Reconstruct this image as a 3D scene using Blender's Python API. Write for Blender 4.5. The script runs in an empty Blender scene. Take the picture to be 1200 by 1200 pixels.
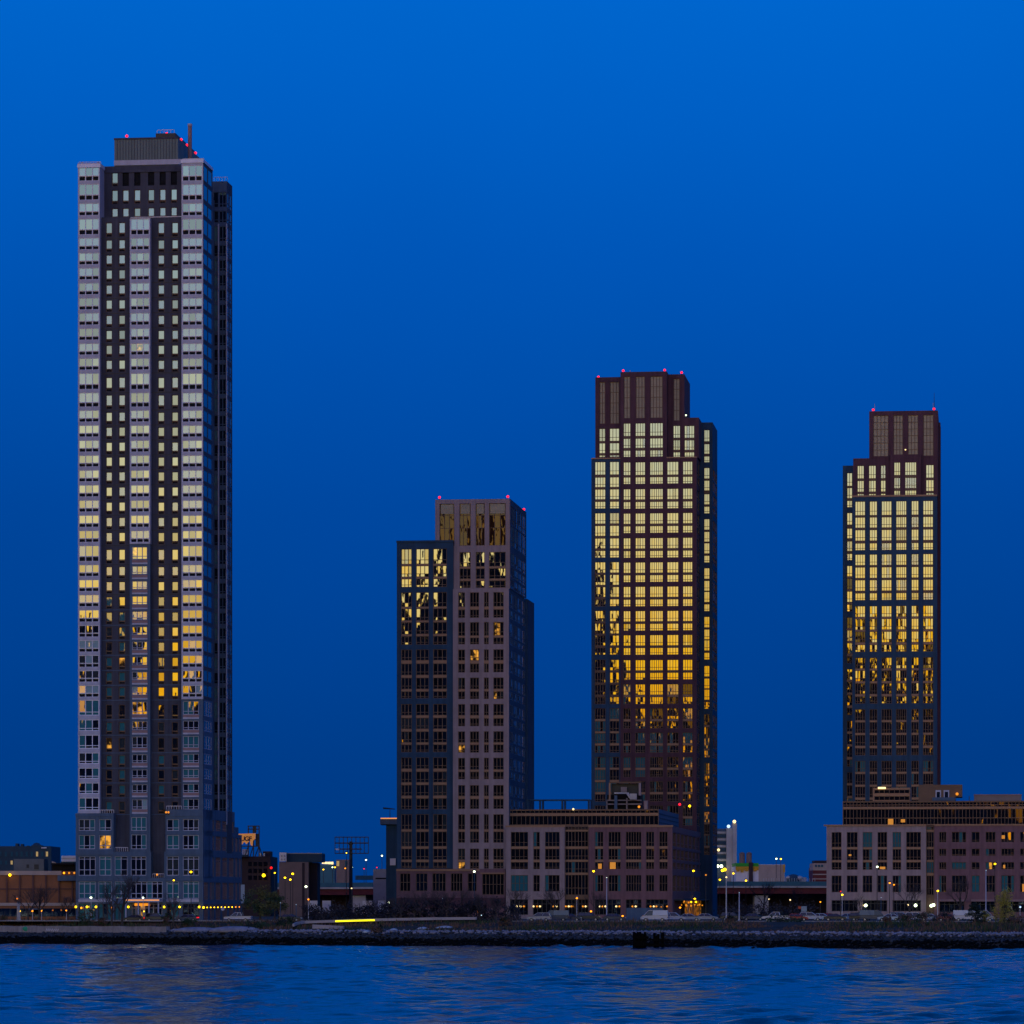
import bpy, bmesh, math, random
from mathutils import Vector, Matrix
random.seed(7)
SC = bpy.context.scene
COL = SC.collection
F, HY, CZ = 4734.0, 1050.0, 9.5          # focal length in photo pixels, horizon row, eye height above the river
TH = math.atan(550.0 / F)                # street grid against the view axis
GZ = 4.5                                 # street level
C_, S_ = math.cos(TH), math.sin(TH)

# ------------------------------------------------------------------ materials
def newmat(name):
    m = bpy.data.materials.new(name); m.use_nodes = True
    nt = m.node_tree; b = nt.nodes['Principled BSDF']
    return m, nt, b

def mat(name, col, rough=.8, metal=0., var=.18, scale=.35, spec=.3, emit=None, es=0., stretch=(1, 1, 1), streak=0.):
    m, nt, b = newmat(name)
    b.inputs['Roughness'].default_value = rough
    b.inputs['Metallic'].default_value = metal
    b.inputs['Specular IOR Level'].default_value = spec
    if emit:
        b.inputs['Emission Color'].default_value = (*emit, 1); b.inputs['Emission Strength'].default_value = es
    if var:
        tc = nt.nodes.new('ShaderNodeTexCoord'); mp = nt.nodes.new('ShaderNodeMapping')
        mp.inputs['Scale'].default_value = stretch
        nt.links.new(tc.outputs['Object'], mp.inputs['Vector'])
        no = nt.nodes.new('ShaderNodeTexNoise'); no.inputs['Scale'].default_value = scale
        no.inputs['Detail'].default_value = 6; no.inputs['Roughness'].default_value = .65
        nt.links.new(mp.outputs[0], no.inputs['Vector'])
        cr = nt.nodes.new('ShaderNodeValToRGB')
        lo = tuple(c * (1 - var) for c in col); hi = tuple(min(1, c * (1 + var)) for c in col)
        cr.color_ramp.elements[0].position = .3; cr.color_ramp.elements[0].color = (*lo, 1)
        cr.color_ramp.elements[1].position = .7; cr.color_ramp.elements[1].color = (*hi, 1)
        nt.links.new(no.outputs['Fac'], cr.inputs['Fac']); last = cr.outputs[0]
        if streak:      # rain streaks and patchy brick batches
            m2 = nt.nodes.new('ShaderNodeMapping'); m2.inputs['Scale'].default_value = (1.6, 1.6, .05); nt.links.new(tc.outputs['Object'], m2.inputs['Vector'])
            n2 = nt.nodes.new('ShaderNodeTexNoise'); n2.inputs['Scale'].default_value = .9; n2.inputs['Detail'].default_value = 5; nt.links.new(m2.outputs[0], n2.inputs['Vector'])
            c2 = nt.nodes.new('ShaderNodeMapRange'); c2.inputs['From Min'].default_value = .3; c2.inputs['From Max'].default_value = .7; c2.inputs['To Min'].default_value = 1-streak; c2.inputs['To Max'].default_value = 1+streak
            nt.links.new(n2.outputs['Fac'], c2.inputs['Value']); vm = nt.nodes.new('ShaderNodeVectorMath'); vm.operation = 'SCALE'
            nt.links.new(last, vm.inputs[0]); nt.links.new(c2.outputs[0], vm.inputs['Scale']); last = vm.outputs[0]
        nt.links.new(last, b.inputs['Base Color'])
    else:
        b.inputs['Base Color'].default_value = (*col, 1)
    return m

def glass(name, col, ior=2.5, rough=.015, bump=1.0, lit=None, scale=.55):
    """coated window glass: dark body, strong mirror coat, slightly wavy sheets"""
    m, nt, b = newmat(name)
    b.inputs['Base Color'].default_value = (*col, 1)
    b.inputs['Roughness'].default_value = rough
    b.inputs['IOR'].default_value = ior
    tc = nt.nodes.new('ShaderNodeTexCoord')
    no = nt.nodes.new('ShaderNodeTexNoise'); no.inputs['Scale'].default_value = scale
    no.inputs['Detail'].default_value = 1.5
    mp = nt.nodes.new('ShaderNodeMapping'); mp.inputs['Scale'].default_value = (1, 1, .45)
    nt.links.new(tc.outputs['Object'], mp.inputs['Vector'])
    nt.links.new(mp.outputs[0], no.inputs['Vector'])
    bp = nt.nodes.new('ShaderNodeBump'); bp.inputs['Strength'].default_value = 1
    bp.inputs['Distance'].default_value = .009 * bump
    nt.links.new(no.outputs['Fac'], bp.inputs['Height']); nt.links.new(bp.outputs[0], b.inputs['Normal'])
    if lit:
        n2 = nt.nodes.new('ShaderNodeTexNoise'); n2.inputs['Scale'].default_value = .9; n2.inputs['Detail'].default_value = 2
        nt.links.new(tc.outputs['Object'], n2.inputs['Vector'])
        cr = nt.nodes.new('ShaderNodeValToRGB')
        cr.color_ramp.elements[0].position = .42; cr.color_ramp.elements[0].color = (.01, .005, 0, 1)
        cr.color_ramp.elements[1].position = .66; cr.color_ramp.elements[1].color = (*lit, 1)
        nt.links.new(n2.outputs['Fac'], cr.inputs['Fac'])
        nt.links.new(cr.outputs[0], b.inputs['Emission Color']); b.inputs['Emission Strength'].default_value = 1.0
    return m

M = {}
M['g_dark'] = glass('window_glass_dark', (.004, .006, .010), ior=3.0)
M['g_grey'] = glass('window_glass_half_drawn', (.03, .04, .045))
M['g_teal'] = glass('window_glass_teal_shade', (.03, .15, .19), ior=2.2)
M['g_blind'] = glass('window_glass_white_blind', (.24, .38, .43), ior=2.3)
M['g_lit'] = glass('window_glass_lit_room', (.01, .008, .006), lit=(.95, .42, .05))
M['g_side'] = glass('window_glass_side', (.004, .012, .03), ior=2.8, bump=.5)
M['g_brown'] = glass('bronze_tinted_glass', (.03, .014, .008), ior=1.58, bump=3)
M['g_brown'].node_tree.nodes['Principled BSDF'].inputs['Specular Tint'].default_value = (.75, .52, .34, 1)
M['g_dim'] = glass('window_glass_shaded', (.004, .012, .022), ior=1.28)
M['g_lobby'] = glass('lobby_glass_lit', (.01, .008, .006), lit=(.40, .13, .008), scale=.3)
M['g_still'] = glass('window_glass_dim', (.006, .007, .012), ior=1.5)
M['w_metal'] = mat('white_window_metal', (.58, .62, .76), .45, var=.08)
M['w_lav'] = mat('pale_grey_panel', (.34, .365, .48), .55, var=.1, streak=.1)
M['louver'] = mat('dark_louver', (.006, .008, .013), .7, spec=.1, var=.1)
M['bronze'] = mat('bronze_mullion', (.30, .17, .10), .5, var=.12)
M['bronze_d'] = mat('dark_bronze_mullion', (.13, .075, .05), .5, var=.12)
M['t1_brick'] = mat('charcoal_brick', (.046, .052, .078), .85, var=.2, scale=.2, streak=.2)
M['t1_panel'] = mat('blue_grey_stone_panel', (.056, .100, .170), .7, var=.12, streak=.15)
M['t1_span'] = mat('brown_spandrel', (.23, .15, .16), .7, var=.15)
M['t1_pent'] = mat('penthouse_cladding', (.10, .14, .15), .6, var=.15, stretch=(3, 3, .3))
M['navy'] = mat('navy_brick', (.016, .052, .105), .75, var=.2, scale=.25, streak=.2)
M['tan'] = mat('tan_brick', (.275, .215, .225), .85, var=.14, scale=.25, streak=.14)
M['tan_d'] = mat('dusky_tan_brick', (.20, .165, .165), .85, var=.12, scale=.25)
M['plum'] = mat('plum_brown_brick', (.078, .036, .050), .85, var=.2, scale=.25, streak=.2)
M['plum_l'] = mat('rosy_brown_brick', (.16, .088, .105), .85, var=.16, scale=.3, streak=.15)
M['screen'] = mat('mechanical_screen', (.30, .265, .185), .55, var=.15, stretch=(1, 1, 6))
M['roof'] = mat('roof_membrane', (.08, .08, .09), .9)
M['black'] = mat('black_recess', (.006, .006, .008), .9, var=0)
M['concrete'] = mat('pale_concrete', (.38, .36, .36), .85, var=.2)
M['steel'] = mat('dark_steel', (.03, .03, .035), .5, var=.1)
M['galv'] = mat('galvanised_steel', (.42, .42, .46), .45, var=.1)
M['rail'] = mat('pale_railing', (.5, .5, .55), .4, var=.05)
def emis(name, col, s):
    return mat(name, tuple(min(.8, c) for c in col), .5, var=0, emit=col, es=s)
M['red'] = emis('red_beacon_lamp', (1, .012, .03), 2.2)
M['yellow'] = emis('sodium_yellow_lamp', (1, .58, .004), 5)
M['orange'] = emis('amber_lamp', (1, .27, .004), 3.2)
M['amber_dim'] = emis('dim_amber_lamp', (1, .32, .02), .9)
M['white_l'] = emis('cool_white_lamp', (.85, 1, .62), 4)
M['warm_w'] = emis('warm_white_lamp', (1, .72, .30), 1.8)
M['lit_rm'] = emis('lit_room_curtain', (1, .36, .04), .38)
M['strip'] = emis('yellow_light_streak', (1, .86, .003), 1.6)
M['tail'] = emis('red_tail_lamp', (1, .01, .01), 1.5)
M['canopy_l'] = emis('orange_canopy_lamp', (1, .36, .10), .85)
M['cool'] = emis('cool_small_lamp', (.6, .85, 1), 1.2)

# ------------------------------------------------------------------ mesh builder
class MB:
    def __init__(s): s.v = []; s.f = []; s.m = []
    def quad(s, a, b, c, d, m):
        n = len(s.v); s.v += [a, b, c, d]; s.f.append((n, n+1, n+2, n+3)); s.m.append(m)
    def poly(s, pts, m):
        n = len(s.v); s.v += list(pts); s.f.append(tuple(range(n, n+len(pts)))); s.m.append(m)
    def box(s, x0, x1, y0, y1, z0, z1, m, top=None):
        n = len(s.v)
        s.v += [(x0,y0,z0),(x1,y0,z0),(x1,y1,z0),(x0,y1,z0),(x0,y0,z1),(x1,y0,z1),(x1,y1,z1),(x0,y1,z1)]
        for k, q in enumerate(((0,1,5,4),(1,2,6,5),(2,3,7,6),(3,0,4,7),(4,5,6,7),(3,2,1,0))):
            s.f.append(tuple(n+i for i in q)); s.m.append(top if (top and k == 4) else m)
    def mbox(s, mp, a0, a1, b0, b1, d0, d1, m):
        """box on a facade: a along it, b up, d inward"""
        p = [mp(a, b, d) for d in (d0, d1) for (a, b) in ((a0,b0),(a1,b0),(a1,b1),(a0,b1))]
        n = len(s.v); s.v += p
        for q in ((0,1,2,3),(4,5,1,0),(5,6,2,1),(6,7,3,2),(7,4,0,3)):
            s.f.append(tuple(n+i for i in q)); s.m.append(m)
    def tube(s, p, q, r0, r1, m, n=6, cap=True):
        p = Vector(p); q = Vector(q); d = q - p
        if d.length < 1e-6: return
        d.normalize(); a = d.orthogonal().normalized(); b = d.cross(a); k = len(s.v)
        for (c, r) in ((p, r0), (q, r1)):
            for i in range(n):
                t = 2*math.pi*i/n; s.v.append(tuple(c + a*(r*math.cos(t)) + b*(r*math.sin(t))))
        for i in range(n):
            j = (i+1) % n; s.f.append((k+i, k+j, k+n+j, k+n+i)); s.m.append(m)
        if cap:
            s.f.append(tuple(k+n+i for i in range(n))); s.m.append(m)
            s.f.append(tuple(k+n-1-i for i in range(n))); s.m.append(m)
    def ball(s, c, r, m, n=8, sz=1.0, jit=0, rnd=None):
        k = len(s.v); rows = max(3, n//2)
        for j in range(rows+1):
            ph = math.pi*j/rows
            for i in range(n):
                t = 2*math.pi*i/n; q = r*(1+(rnd.uniform(-jit, jit) if jit else 0))
                s.v.append((c[0]+q*math.sin(ph)*math.cos(t), c[1]+q*math.sin(ph)*math.sin(t), c[2]+q*sz*math.cos(ph)))
        for j in range(rows):
            for i in range(n):
                i2 = (i+1) % n
                s.f.append((k+j*n+i, k+(j+1)*n+i, k+(j+1)*n+i2, k+j*n+i2)); s.m.append(m)
    def build(s, name, parent=None, smooth=False):
        me = bpy.data.meshes.new(name); me.from_pydata(s.v, [], s.f)
        ms = []
        idx = []
        for m in s.m:
            if m not in ms: ms.append(m)
            idx.append(ms.index(m))
        for m in ms: me.materials.append(m if not isinstance(m, str) else M[m])
        me.polygons.foreach_set('material_index', idx)
        if smooth: me.polygons.foreach_set('use_smooth', [True]*len(idx))
        me.update()
        o = bpy.data.objects.new(name, me); COL.objects.link(o)
        if parent: o.parent = parent
        return o

def tag(o, label=None, cat=None, group=None, kind=None):
    if label: o['label'] = label
    if cat: o['category'] = cat
    if group: o['group'] = group
    if kind: o['kind'] = kind
    return o
def empty(name, loc, label, cat, rz=0, group=None):
    o = bpy.data.objects.new(name, None); COL.objects.link(o); o.empty_display_size = 1
    o.location = loc; o.rotation_euler = (0, 0, rz); return tag(o, label, cat, group)
def at(px, py, Y):
    return Vector(((px-600)/F*Y, Y, CZ-(py-HY)/F*Y))

# ------------------------------------------------------------------ land profile
SA = Vector((-101.2, 796.0)); SB = Vector((90.5, 714.0)); _t = (SB-SA).normalized(); SN = Vector((-_t.y, _t.x))
def shore_d(x, y): return (Vector((x, y))-SA).dot(SN)
PROF = [(-60, -6), (-6, -1.2), (0, -.05), (7, 2.6), (12, 3.25), (22, 4.3), (28, GZ), (30000, GZ)]
def prof(d):
    if d <= PROF[0][0]: return PROF[0][1]
    for (a, za), (b, zb) in zip(PROF, PROF[1:]):
        if d <= b: return za+(zb-za)*(d-a)/(b-a)
    return GZ
def gz(x, y): return prof(shore_d(x, y))

# ------------------------------------------------------------------ buildings
class Bld:
    """a building whose long front lies in the street grid; sizes come from measured rows and columns at its own distance"""
    def __init__(s, name, label, cat, px, Y0, group=None, seed=1):
        s.cx, s.cy = (px-600)/F*Y0, Y0
        s.root = empty(name, (s.cx, s.cy, GZ), label, cat, -TH, group)
        s.walls = {}; s.win = []; s.rnd = random.Random(seed); s.extra = {}
    def S(s, px, dv=0.):
        k = px-600
        return (k*(s.cy+dv*C_)-F*(s.cx+dv*S_))/(F*C_+k*S_)
    def Yd(s, sx, dv): return s.cy-sx*S_+dv*C_
    def Z(s, py, sx=0., dv=0.): return CZ-(py-HY)/F*s.Yd(sx, dv)-GZ
    def D(s, px, sx):
        k = px-600
        return (k*(s.cy-sx*S_)-F*(s.cx+sx*C_))/(F*S_-k*C_)
    def mb(s, part):
        if part not in s.walls: s.walls[part] = MB()
        return s.walls[part]
    def front(s, yf): return lambda a, b, d: (a, yf+d, b)
    def side(s, xf): return lambda a, b, d: (xf-d, a, b)
    def facade(s, part, mp, a0, a1, b0, b1, m, ops, reveal=.35, jamb=None):
        """wall sheet with real openings; ops = (a0,a1,b0,b1)"""
        w = s.mb(part)
        A = sorted({round(v, 4) for o in ops for v in o[:2]} | {a0, a1}); B = sorted({round(v, 4) for o in ops for v in o[2:4]} | {b0, b1})
        A = [v for v in A if a0 <= v <= a1]; B = [v for v in B if b0 <= v <= b1]
        for i in range(len(A)-1):
            ac = (A[i]+A[i+1])/2; run = None
            for j in range(len(B)-1):
                bc = (B[j]+B[j+1])/2
                hole = any(o[0] < ac < o[1] and o[2] < bc < o[3] for o in ops)
                if not hole and run is None: run = B[j]
                if hole and run is not None:
                    w.quad(mp(A[i],run,0), mp(A[i+1],run,0), mp(A[i+1],B[j],0), mp(A[i],B[j],0), m); run = None
            if run is not None:
                w.quad(mp(A[i],run,0), mp(A[i+1],run,0), mp(A[i+1],b1,0), mp(A[i],b1,0), m)
        jm = jamb or m
        for o in ops:
            p, q, r, t = o[:4]; D = reveal
            w.quad(mp(p,r,0), mp(p,r,D), mp(p,t,D), mp(p,t,0), jm); w.quad(mp(q,r,D), mp(q,r,0), mp(q,t,0), mp(q,t,D), jm)
            w.quad(mp(p,r,0), mp(q,r,0), mp(q,r,D), mp(p,r,D), jm); w.quad(mp(p,t,D), mp(q,t,D), mp(q,t,0), mp(p,t,0), jm)
    def pane(s, g, mp, a0, a1, b0, b1, d, m, jit):
        ta, tb = s.rnd.gauss(0, jit), s.rnd.gauss(0, jit); ac, bc = (a0+a1)/2, (b0+b1)/2
        o = lambda a, b: d+ta*(a-ac)+tb*(b-bc)
        g.quad(mp(a0,b0,o(a0,b0)), mp(a1,b0,o(a1,b0)), mp(a1,b1,o(a1,b1)), mp(a0,b1,o(a0,b1)), m)
    def window(s, mp, a0, a1, b0, b1, k, zsort=0):
        """k: nx panes, trans (list of heights 0..1 of cross bars), bar width, frame material, glass choices, sill bar below"""
        g, f = MB(), MB(); rnd = s.rnd
        nx = k.get('nx', 3); tr = k.get('tr', [.25]); bw = k.get('bw', .12); fm = k.get('fm', 'bronze_d'); d = k.get('d', .22); jit = k.get('jit', .0016)
        xs = k.get('xs') or [i/nx for i in range(nx+1)]; nx = len(xs)-1
        lb = k.get('louv', 0)                       # share of the height given to louvres below
        bl = b0+(b1-b0)*lb if lb else b0
        X = [a0+(a1-a0)*t for t in xs]; Z = [bl]+[bl+(b1-bl)*t for t in tr]+[b1]
        ch = k.get('gl', [('g_dark', 1)])
        def pick():
            t = rnd.random()*sum(w for _, w in ch)
            for n, w in ch:
                t -= w
                if t <= 0: return n
            return ch[0][0]
        whole = pick()
        lit = rnd.random() < k.get('plit', 0)
        for i in range(nx):
            gm = pick() if rnd.random() < k.get('mixp', .5) else whole
            if lit and rnd.random() < (.7 if nx < 3 else .4): gm = 'g_lit'
            for j in range(len(Z)-1):
                s.pane(g, mp, X[i]+bw*.4, X[i+1]-bw*.4, Z[j]+bw*.4, Z[j+1]-bw*.4, d, gm, jit)
            if lb: f.mbox(mp, X[i]+bw*.9, X[i+1]-bw*.9, b0+bw*.4, bl-bw*.6, d-.03, d+.1, 'louver')
        dd = d-.10
        for i, x in enumerate(X):
            o = bw*.5; c0, c1 = x-o, x+o
            if i == 0: c0, c1 = x, x+bw
            if i == nx: c0, c1 = x-bw, x
            f.mbox(mp, c0, c1, b0, b1, dd, d+.12, fm)
        tw = bw*k.get('tw', .8)
        for j, z in enumerate(Z):
            o = tw*.5; c0, c1 = z-o, z+o
            if j == 0: c0, c1 = z, z+tw
            if j == len(Z)-1: c0, c1 = z-tw, z
            f.mbox(mp, a0+bw*.2, a1-bw*.2, c0, c1, dd+.012, d+.11, k.get('tm', fm))
        if lb:
            f.mbox(mp, a0+bw*.2, a1-bw*.2, b0, b0+bw*.4, dd+.02, d+.1, fm); f.mbox(mp, a0+.01, a1-.01, b0, bl, d+.1, d+.14, fm)
        sb = k.get('sb')                            # bronze panel between this window and the one below
        if sb: f.mbox(mp, a0+.01, a1-.01, sb[0], b0-.004, d-.16, d+.12, sb[1])
        s.win.append(((a1-a0)*(b1-b0), g, f, lit))
    def block(s, part, px0, px1, pyt, pyb, dv, depth, m, wins=(), roof='roof', sidefac=None, pxr=None, top=None, back=True):
        """a box with windows on its river front. wins: list of (pxa, pxb, [(pyt,pyb),...], kind)"""
        a0, a1 = s.S(px0, dv), s.S(px1, dv); am = s.S(pxr if pxr else (px0+px1)/2, dv)
        z = lambda py: s.Z(py, am, dv)
        zt, zb = (z(pyt) if top is None else top), (z(pyb) if pyb is not None else -.5)
        mp = s.front(dv); ops = []; todo = []
        for (p0, p1, rows, k) in wins:
            A0, A1 = s.S(p0, dv), s.S(p1, dv)
            if k.get('each'):
                for (t, b) in rows:
                    ops.append((A0, A1, z(b), z(t))); todo.append((A0, A1, z(b), z(t), k))
            else:
                ops.append((A0, A1, z(rows[-1][1]), z(rows[0][0])))
                for i, (t, b) in enumerate(rows):
                    kk = k
                    if i < len(rows)-1:
                        kk = dict(k); kk['sb'] = (z(rows[i+1][0])+.004, k.get('sm', 'bronze'))
                    todo.append((A0, A1, z(b), z(t), kk))
        s.facade(part, mp, a0, a1, zb, zt, m, ops, reveal=.5)
        for t in todo: s.window(mp, *t)
        w = s.mb(part); y0, y1 = dv, dv+depth
        w.quad((a0,y1,zb),(a0,y0,zb),(a0,y0,zt),(a0,y1,zt), m)
        if not sidefac: w.quad((a1,y0,zb),(a1,y1,zb),(a1,y1,zt),(a1,y0,zt), m)
        if back: w.quad((a1,y1,zb),(a0,y1,zb),(a0,y1,zt),(a1,y1,zt), m)
        w.quad((a0,y0,zt),(a1,y0,zt),(a1,y1,zt),(a0,y1,zt), roof)
        e = .46 if sidefac else .02
        if ops: w.quad((a0+.02,y0+.52,zb),(a1-e,y0+.52,zb),(a1-e,y0+.52,zt-.02),(a0+.02,y0+.52,zt-.02), 'black')
        return a0, a1, zb, zt, z
    def sidewall(s, part, xf, y0, y1, zb, zt, m, cols, rows, k):
        """the receding wall: cols = (y0,y1) along it, rows = (z0,z1)"""
        mp = s.side(xf); ops = []
        for (p, q) in cols:
            for (b, t) in rows:
                ops.append((p, q, b, t))
        s.facade(part, mp, y0, y1, zb, zt, m, ops, reveal=.4)
        for o in ops: s.window(mp, *o, k)
        s.mb(part).quad((xf-.45,y0+.53,zb),(xf-.45,y1-.02,zb),(xf-.45,y1-.02,zt-.02),(xf-.45,y0+.53,zt-.02), 'black')
    def finish(s):
        for part, w in s.walls.items(): w.build(part, s.root)
        s.win.sort(key=lambda t: -t[0])
        for (_, g, f, lit) in s.win[:100]:
            o = g.build('window', s.root); f.build('window_frame', o)
            if lit: o['label'] = 'lit window with a warm orange glow behind the glass'
        rest = s.win[100:]
        if rest:
            w = MB()
            for (_, g, f, _l) in rest:
                for q in (g, f):
                    n = len(w.v); w.v += q.v; w.f += [tuple(i+n for i in c) for c in q.f]; w.m += q.m
            tag(w.build('window', s.root), 'the many smaller windows of the facade', kind='stuff')

def beacon(root, pts, name='beacon', r=.3, stem=.9):
    for (x, y, z) in pts:
        b = MB(); b.tube((x, y, z), (x, y, z+stem), .08, .08, 'steel', 5); o = b.build(name, root)
        h = MB(); h.ball((x, y, z+stem+r*.6), r, 'red', 8); h.build('red_lamp', o)
# ================================================================== TOWER 1 : tall pale-and-charcoal tower
T1 = Bld('apartment_tower', 'tallest tower, at the left, white metal bays striping charcoal brick, with a roof flue', 'tower', 238, 825, 'residential towers on the far bank', 11)
B = T1
GL1 = [('g_dark', 3), ('g_grey', 3), ('g_blind', 4)]
GL1b = [('g_dark', 5), ('g_grey', 1), ('g_teal', 5)]
K_bay = dict(nx=3, tr=[], bw=.16, fm='w_metal', gl=GL1, louv=.3, d=.16, each=1, plit=.025, mixp=.35, jit=.0012)
K_bay_lo = dict(nx=3, tr=[.22], bw=.17, fm='w_metal', gl=GL1b, d=.16, each=1, plit=.08, mixp=.7, jit=.0022)
K_bay_br = dict(nx=3, tr=[.25], bw=.15, fm='w_lav', gl=GL1b, d=.25, each=1, plit=.07, mixp=.6, jit=.0022)
K_dk = dict(nx=1, tr=[.08], bw=.13, fm='bronze_d', gl=GL1, louv=.2, d=.3, each=1, plit=.05, mixp=.5, jit=.0012)
K_dk_lo = dict(nx=1, tr=[.08], bw=.13, fm='bronze_d', gl=GL1b, louv=.2, d=.3, each=1, plit=.05, mixp=.5, jit=.002)
FB = [213, 235.4, 253.6, 276, 293.6, 311.2, 328.8, 346.4, 364, 382, 399.6, 417, 434.6, 457.4, 478, 495.6, 513.2, 530.8, 548.2, 565.6, 583.4, 601, 619, 636.6, 659, 676.6, 694.2, 712, 730, 747.6, 765.2, 783, 800.4, 818, 841, 859, 879.8, 897.6, 915, 932.6, 952]
def fl(i): return (FB[i-1] if i else 191), FB[i]
def bay_rows(i0, i1, top=2.6, bot=1.2):
    return [(fl(i)[0]+top, fl(i)[1]-bot) for i in range(i0, i1)]
def dk_rows(i0, i1):
    return [(max(FB[i]-15.2, fl(i)[0]+4.6) if FB[i]-fl(i)[0] > 20 else FB[i]-12.6, FB[i]+1.2) for i in range(i0, i1)]
# main body, recessed brick wall (dv 1.3)
X1 = B.S(238, 0); DB = B.D(249.2, X1)
for (p0, p1, cols) in ((117, 152, ((124, 131.4), (139, 146.6))), (176, 212.6, ((185, 192.6), (201.2, 208.8)))):
    ws = []
    for (a, b) in cols:
        ws += [(a, b, dk_rows(3, 27), K_dk), (a, b, dk_rows(27, 41), K_dk_lo)]
    B.block('wall', p0-.6, p1+.6, 254.5, 1026, 1.3, DB-1.4, 't1_brick', ws)
jt = B.mb('wall')
for (p0, p1) in ((117.2, 151.8), (176.2, 212.4)):
    for i in range(3, 41):
        zz_ = B.Z(FB[i]+2.4, B.S(180, 1.3), 1.3); jt.box(B.S(p0, 1.3), B.S(p1, 1.3), 1.24, 1.32, zz_-.07, zz_+.07, 't1_panel' if i > 26 else 'steel')
# recessed crown wall behind the terrace
rows = [(199.8, 217.6), (222.2, 238.4), (243.6, 256)]
K_cr = dict(K_dk, louv=.16)
ws = []
for i, (a, b) in enumerate(((131, 138.2), (143.6, 151), (157.2, 164.6), (173.4, 180.8), (187, 194.2), (200.2, 207.4))):
    ws += [(a, b, rows[:1], K_cr if i == 0 else dict(K_cr, gl=[('louver', 1)], fm='louver', plit=0)), (a, b, rows[1:], K_cr)]
B.block('wall', 117, 213, 194.2, 258, 4.2, DB-4.3, 't1_brick', ws)
# bays
bays = {}
wl = [(92.1, 116.2, bay_rows(0, 34), K_bay), (92.1, 116.2, bay_rows(34, 41, 2.2, 2.6), K_bay_lo)]
B.block('bay', 91.4, 117, 191, 1004, 0, 9, 'w_lav', wl)
wm = [(152.8, 175.2, bay_rows(3, 24), K_bay)]
a0, a1, zb, zt, z = B.block('bay', 152, 176, 256, 637.4, 0, 9, 'w_lav', wm)
K_mid = dict(K_bay_br, gl=[('g_dark', 5), ('g_grey', 3), ('g_blind', 1)])
B.block('bay', 152, 176, 637.4, 954, .25, 8.7, 't1_panel', [(154.4, 172.6, [(FB[i-1]+4.2, FB[i]-3.6) for i in range(24, 41)], K_mid)])
B.block('bay', 152, 176, 954, 1000, .1, 8.9, 't1_panel', [(153.6, 171.6, [(957.5, 973.5), (978, 995)], K_bay_br)])
wr = [(213.4, 237.2, bay_rows(0, 34), K_bay)]
a0, a1, zb, zt, z = B.block('bay', 212.6, 238, 188, 819.4, 0, DB, 'w_lav', wr, sidefac=1)
_, _, zb2, zt2, _ = B.block('bay', 212.6, 238, 819.4, 1000, .25, DB-.3, 't1_panel', [(214.2, 233, [(FB[i-1]+3.6, FB[i]-3.6) for i in range(34, 41)] , K_bay_br)], sidefac=1)
# spandrel bands of the lower bays
f = B.mb('bay')
for (p0, p1, i0) in ((154.4, 172.6, 24), (214.2, 233, 34)):
    for i in range(i0, 41):
        f.mbox(B.front(.25), B.S(p0), B.S(p1), z(FB[i]-3.5), z(FB[i]-.6), -.05, .05, 't1_span')
        f.mbox(B.front(.25), B.S(p0), B.S(p1), z(FB[i]-.5), z(FB[i]+1.4), -.07, .05, 'w_lav')
# receding side of the right bay
K_sd = dict(nx=2, tr=[], bw=.12, fm='t1_panel', gl=[('g_side', 1)], d=.08, jit=.002)
K_sd2 = dict(nx=3, tr=[.3], bw=.14, fm='w_lav', gl=[('g_side', 1)], d=.12, jit=.002)
K_sd3 = dict(nx=1, tr=[.3], bw=.16, fm='t1_panel', gl=[('g_side', 3), ('g_teal', 1)], d=.12, jit=.002)
srow = [(z(FB[i]-2.4), z(fl(i)[0]+1.6)) for i in range(0, 34)]
B.sidewall('bay', X1, 0, DB, zb, zt, 't1_brick', [(.5, DB-.3)], srow, K_sd)
srow = [(z(FB[i]-2.5), z(fl(i)[0]+3)) for i in range(34, 41)]
B.sidewall('bay', X1, .25, DB-.05, zb2, zt2, 't1_panel', [(1.2, DB-1.2)], srow, K_sd2)
# rear wing standing out to the right
d1 = DB+15; B.mb('rear_wing').box(B.S(120, 12), X1-2.5, DB-.3, d1+2, -.5, B.Z(220, X1, DB), 't1_panel', top='roof')
X2 = B.S(266, d1); D2 = B.D(272.2, X2)
FW = [(FB[i-1] if i else 191)+(22 if i == 0 else 0) for i in range(len(FB))]
k2 = dict(nx=2, tr=[.22], bw=.16, fm='t1_panel', gl=[('g_dim', 1)], d=.2, each=1, jit=.002)
k2t = dict(nx=1, tr=[.25], bw=.12, fm='t1_panel', gl=[('g_teal', 3), ('g_dim', 2)], d=.2, each=1, jit=.002)
r2 = [(FB[i]*.988+12.4+2.2, FB[i+1]*.988+12.4-2) for i in range(0, 40)]
c0, c1, zb3, zt3, z3 = B.block('rear_wing', 243, 266, 212.5, 1000, d1, D2-d1, 't1_panel', [(249.8, 256, r2, k2t), (256.6, 265.2, r2, k2)], sidefac=1)
rz = [(z3(b), z3(t)) for (t, b) in r2]
B.sidewall('rear_wing', c1, d1, D2, zb3, zt3, 't1_brick', [(d1+.6, (d1+D2)/2-.3), ((d1+D2)/2+.3, D2-.5)], rz, K_sd3)
w = B.mb('rear_wing')      # thin pale fins on the wing's corner
for px in (256.3, 265.8):
    a = B.S(px, d1); w.box(a-.12, a+.12, d1-.35, d1, 20, zt3-9, 'w_lav')
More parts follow.
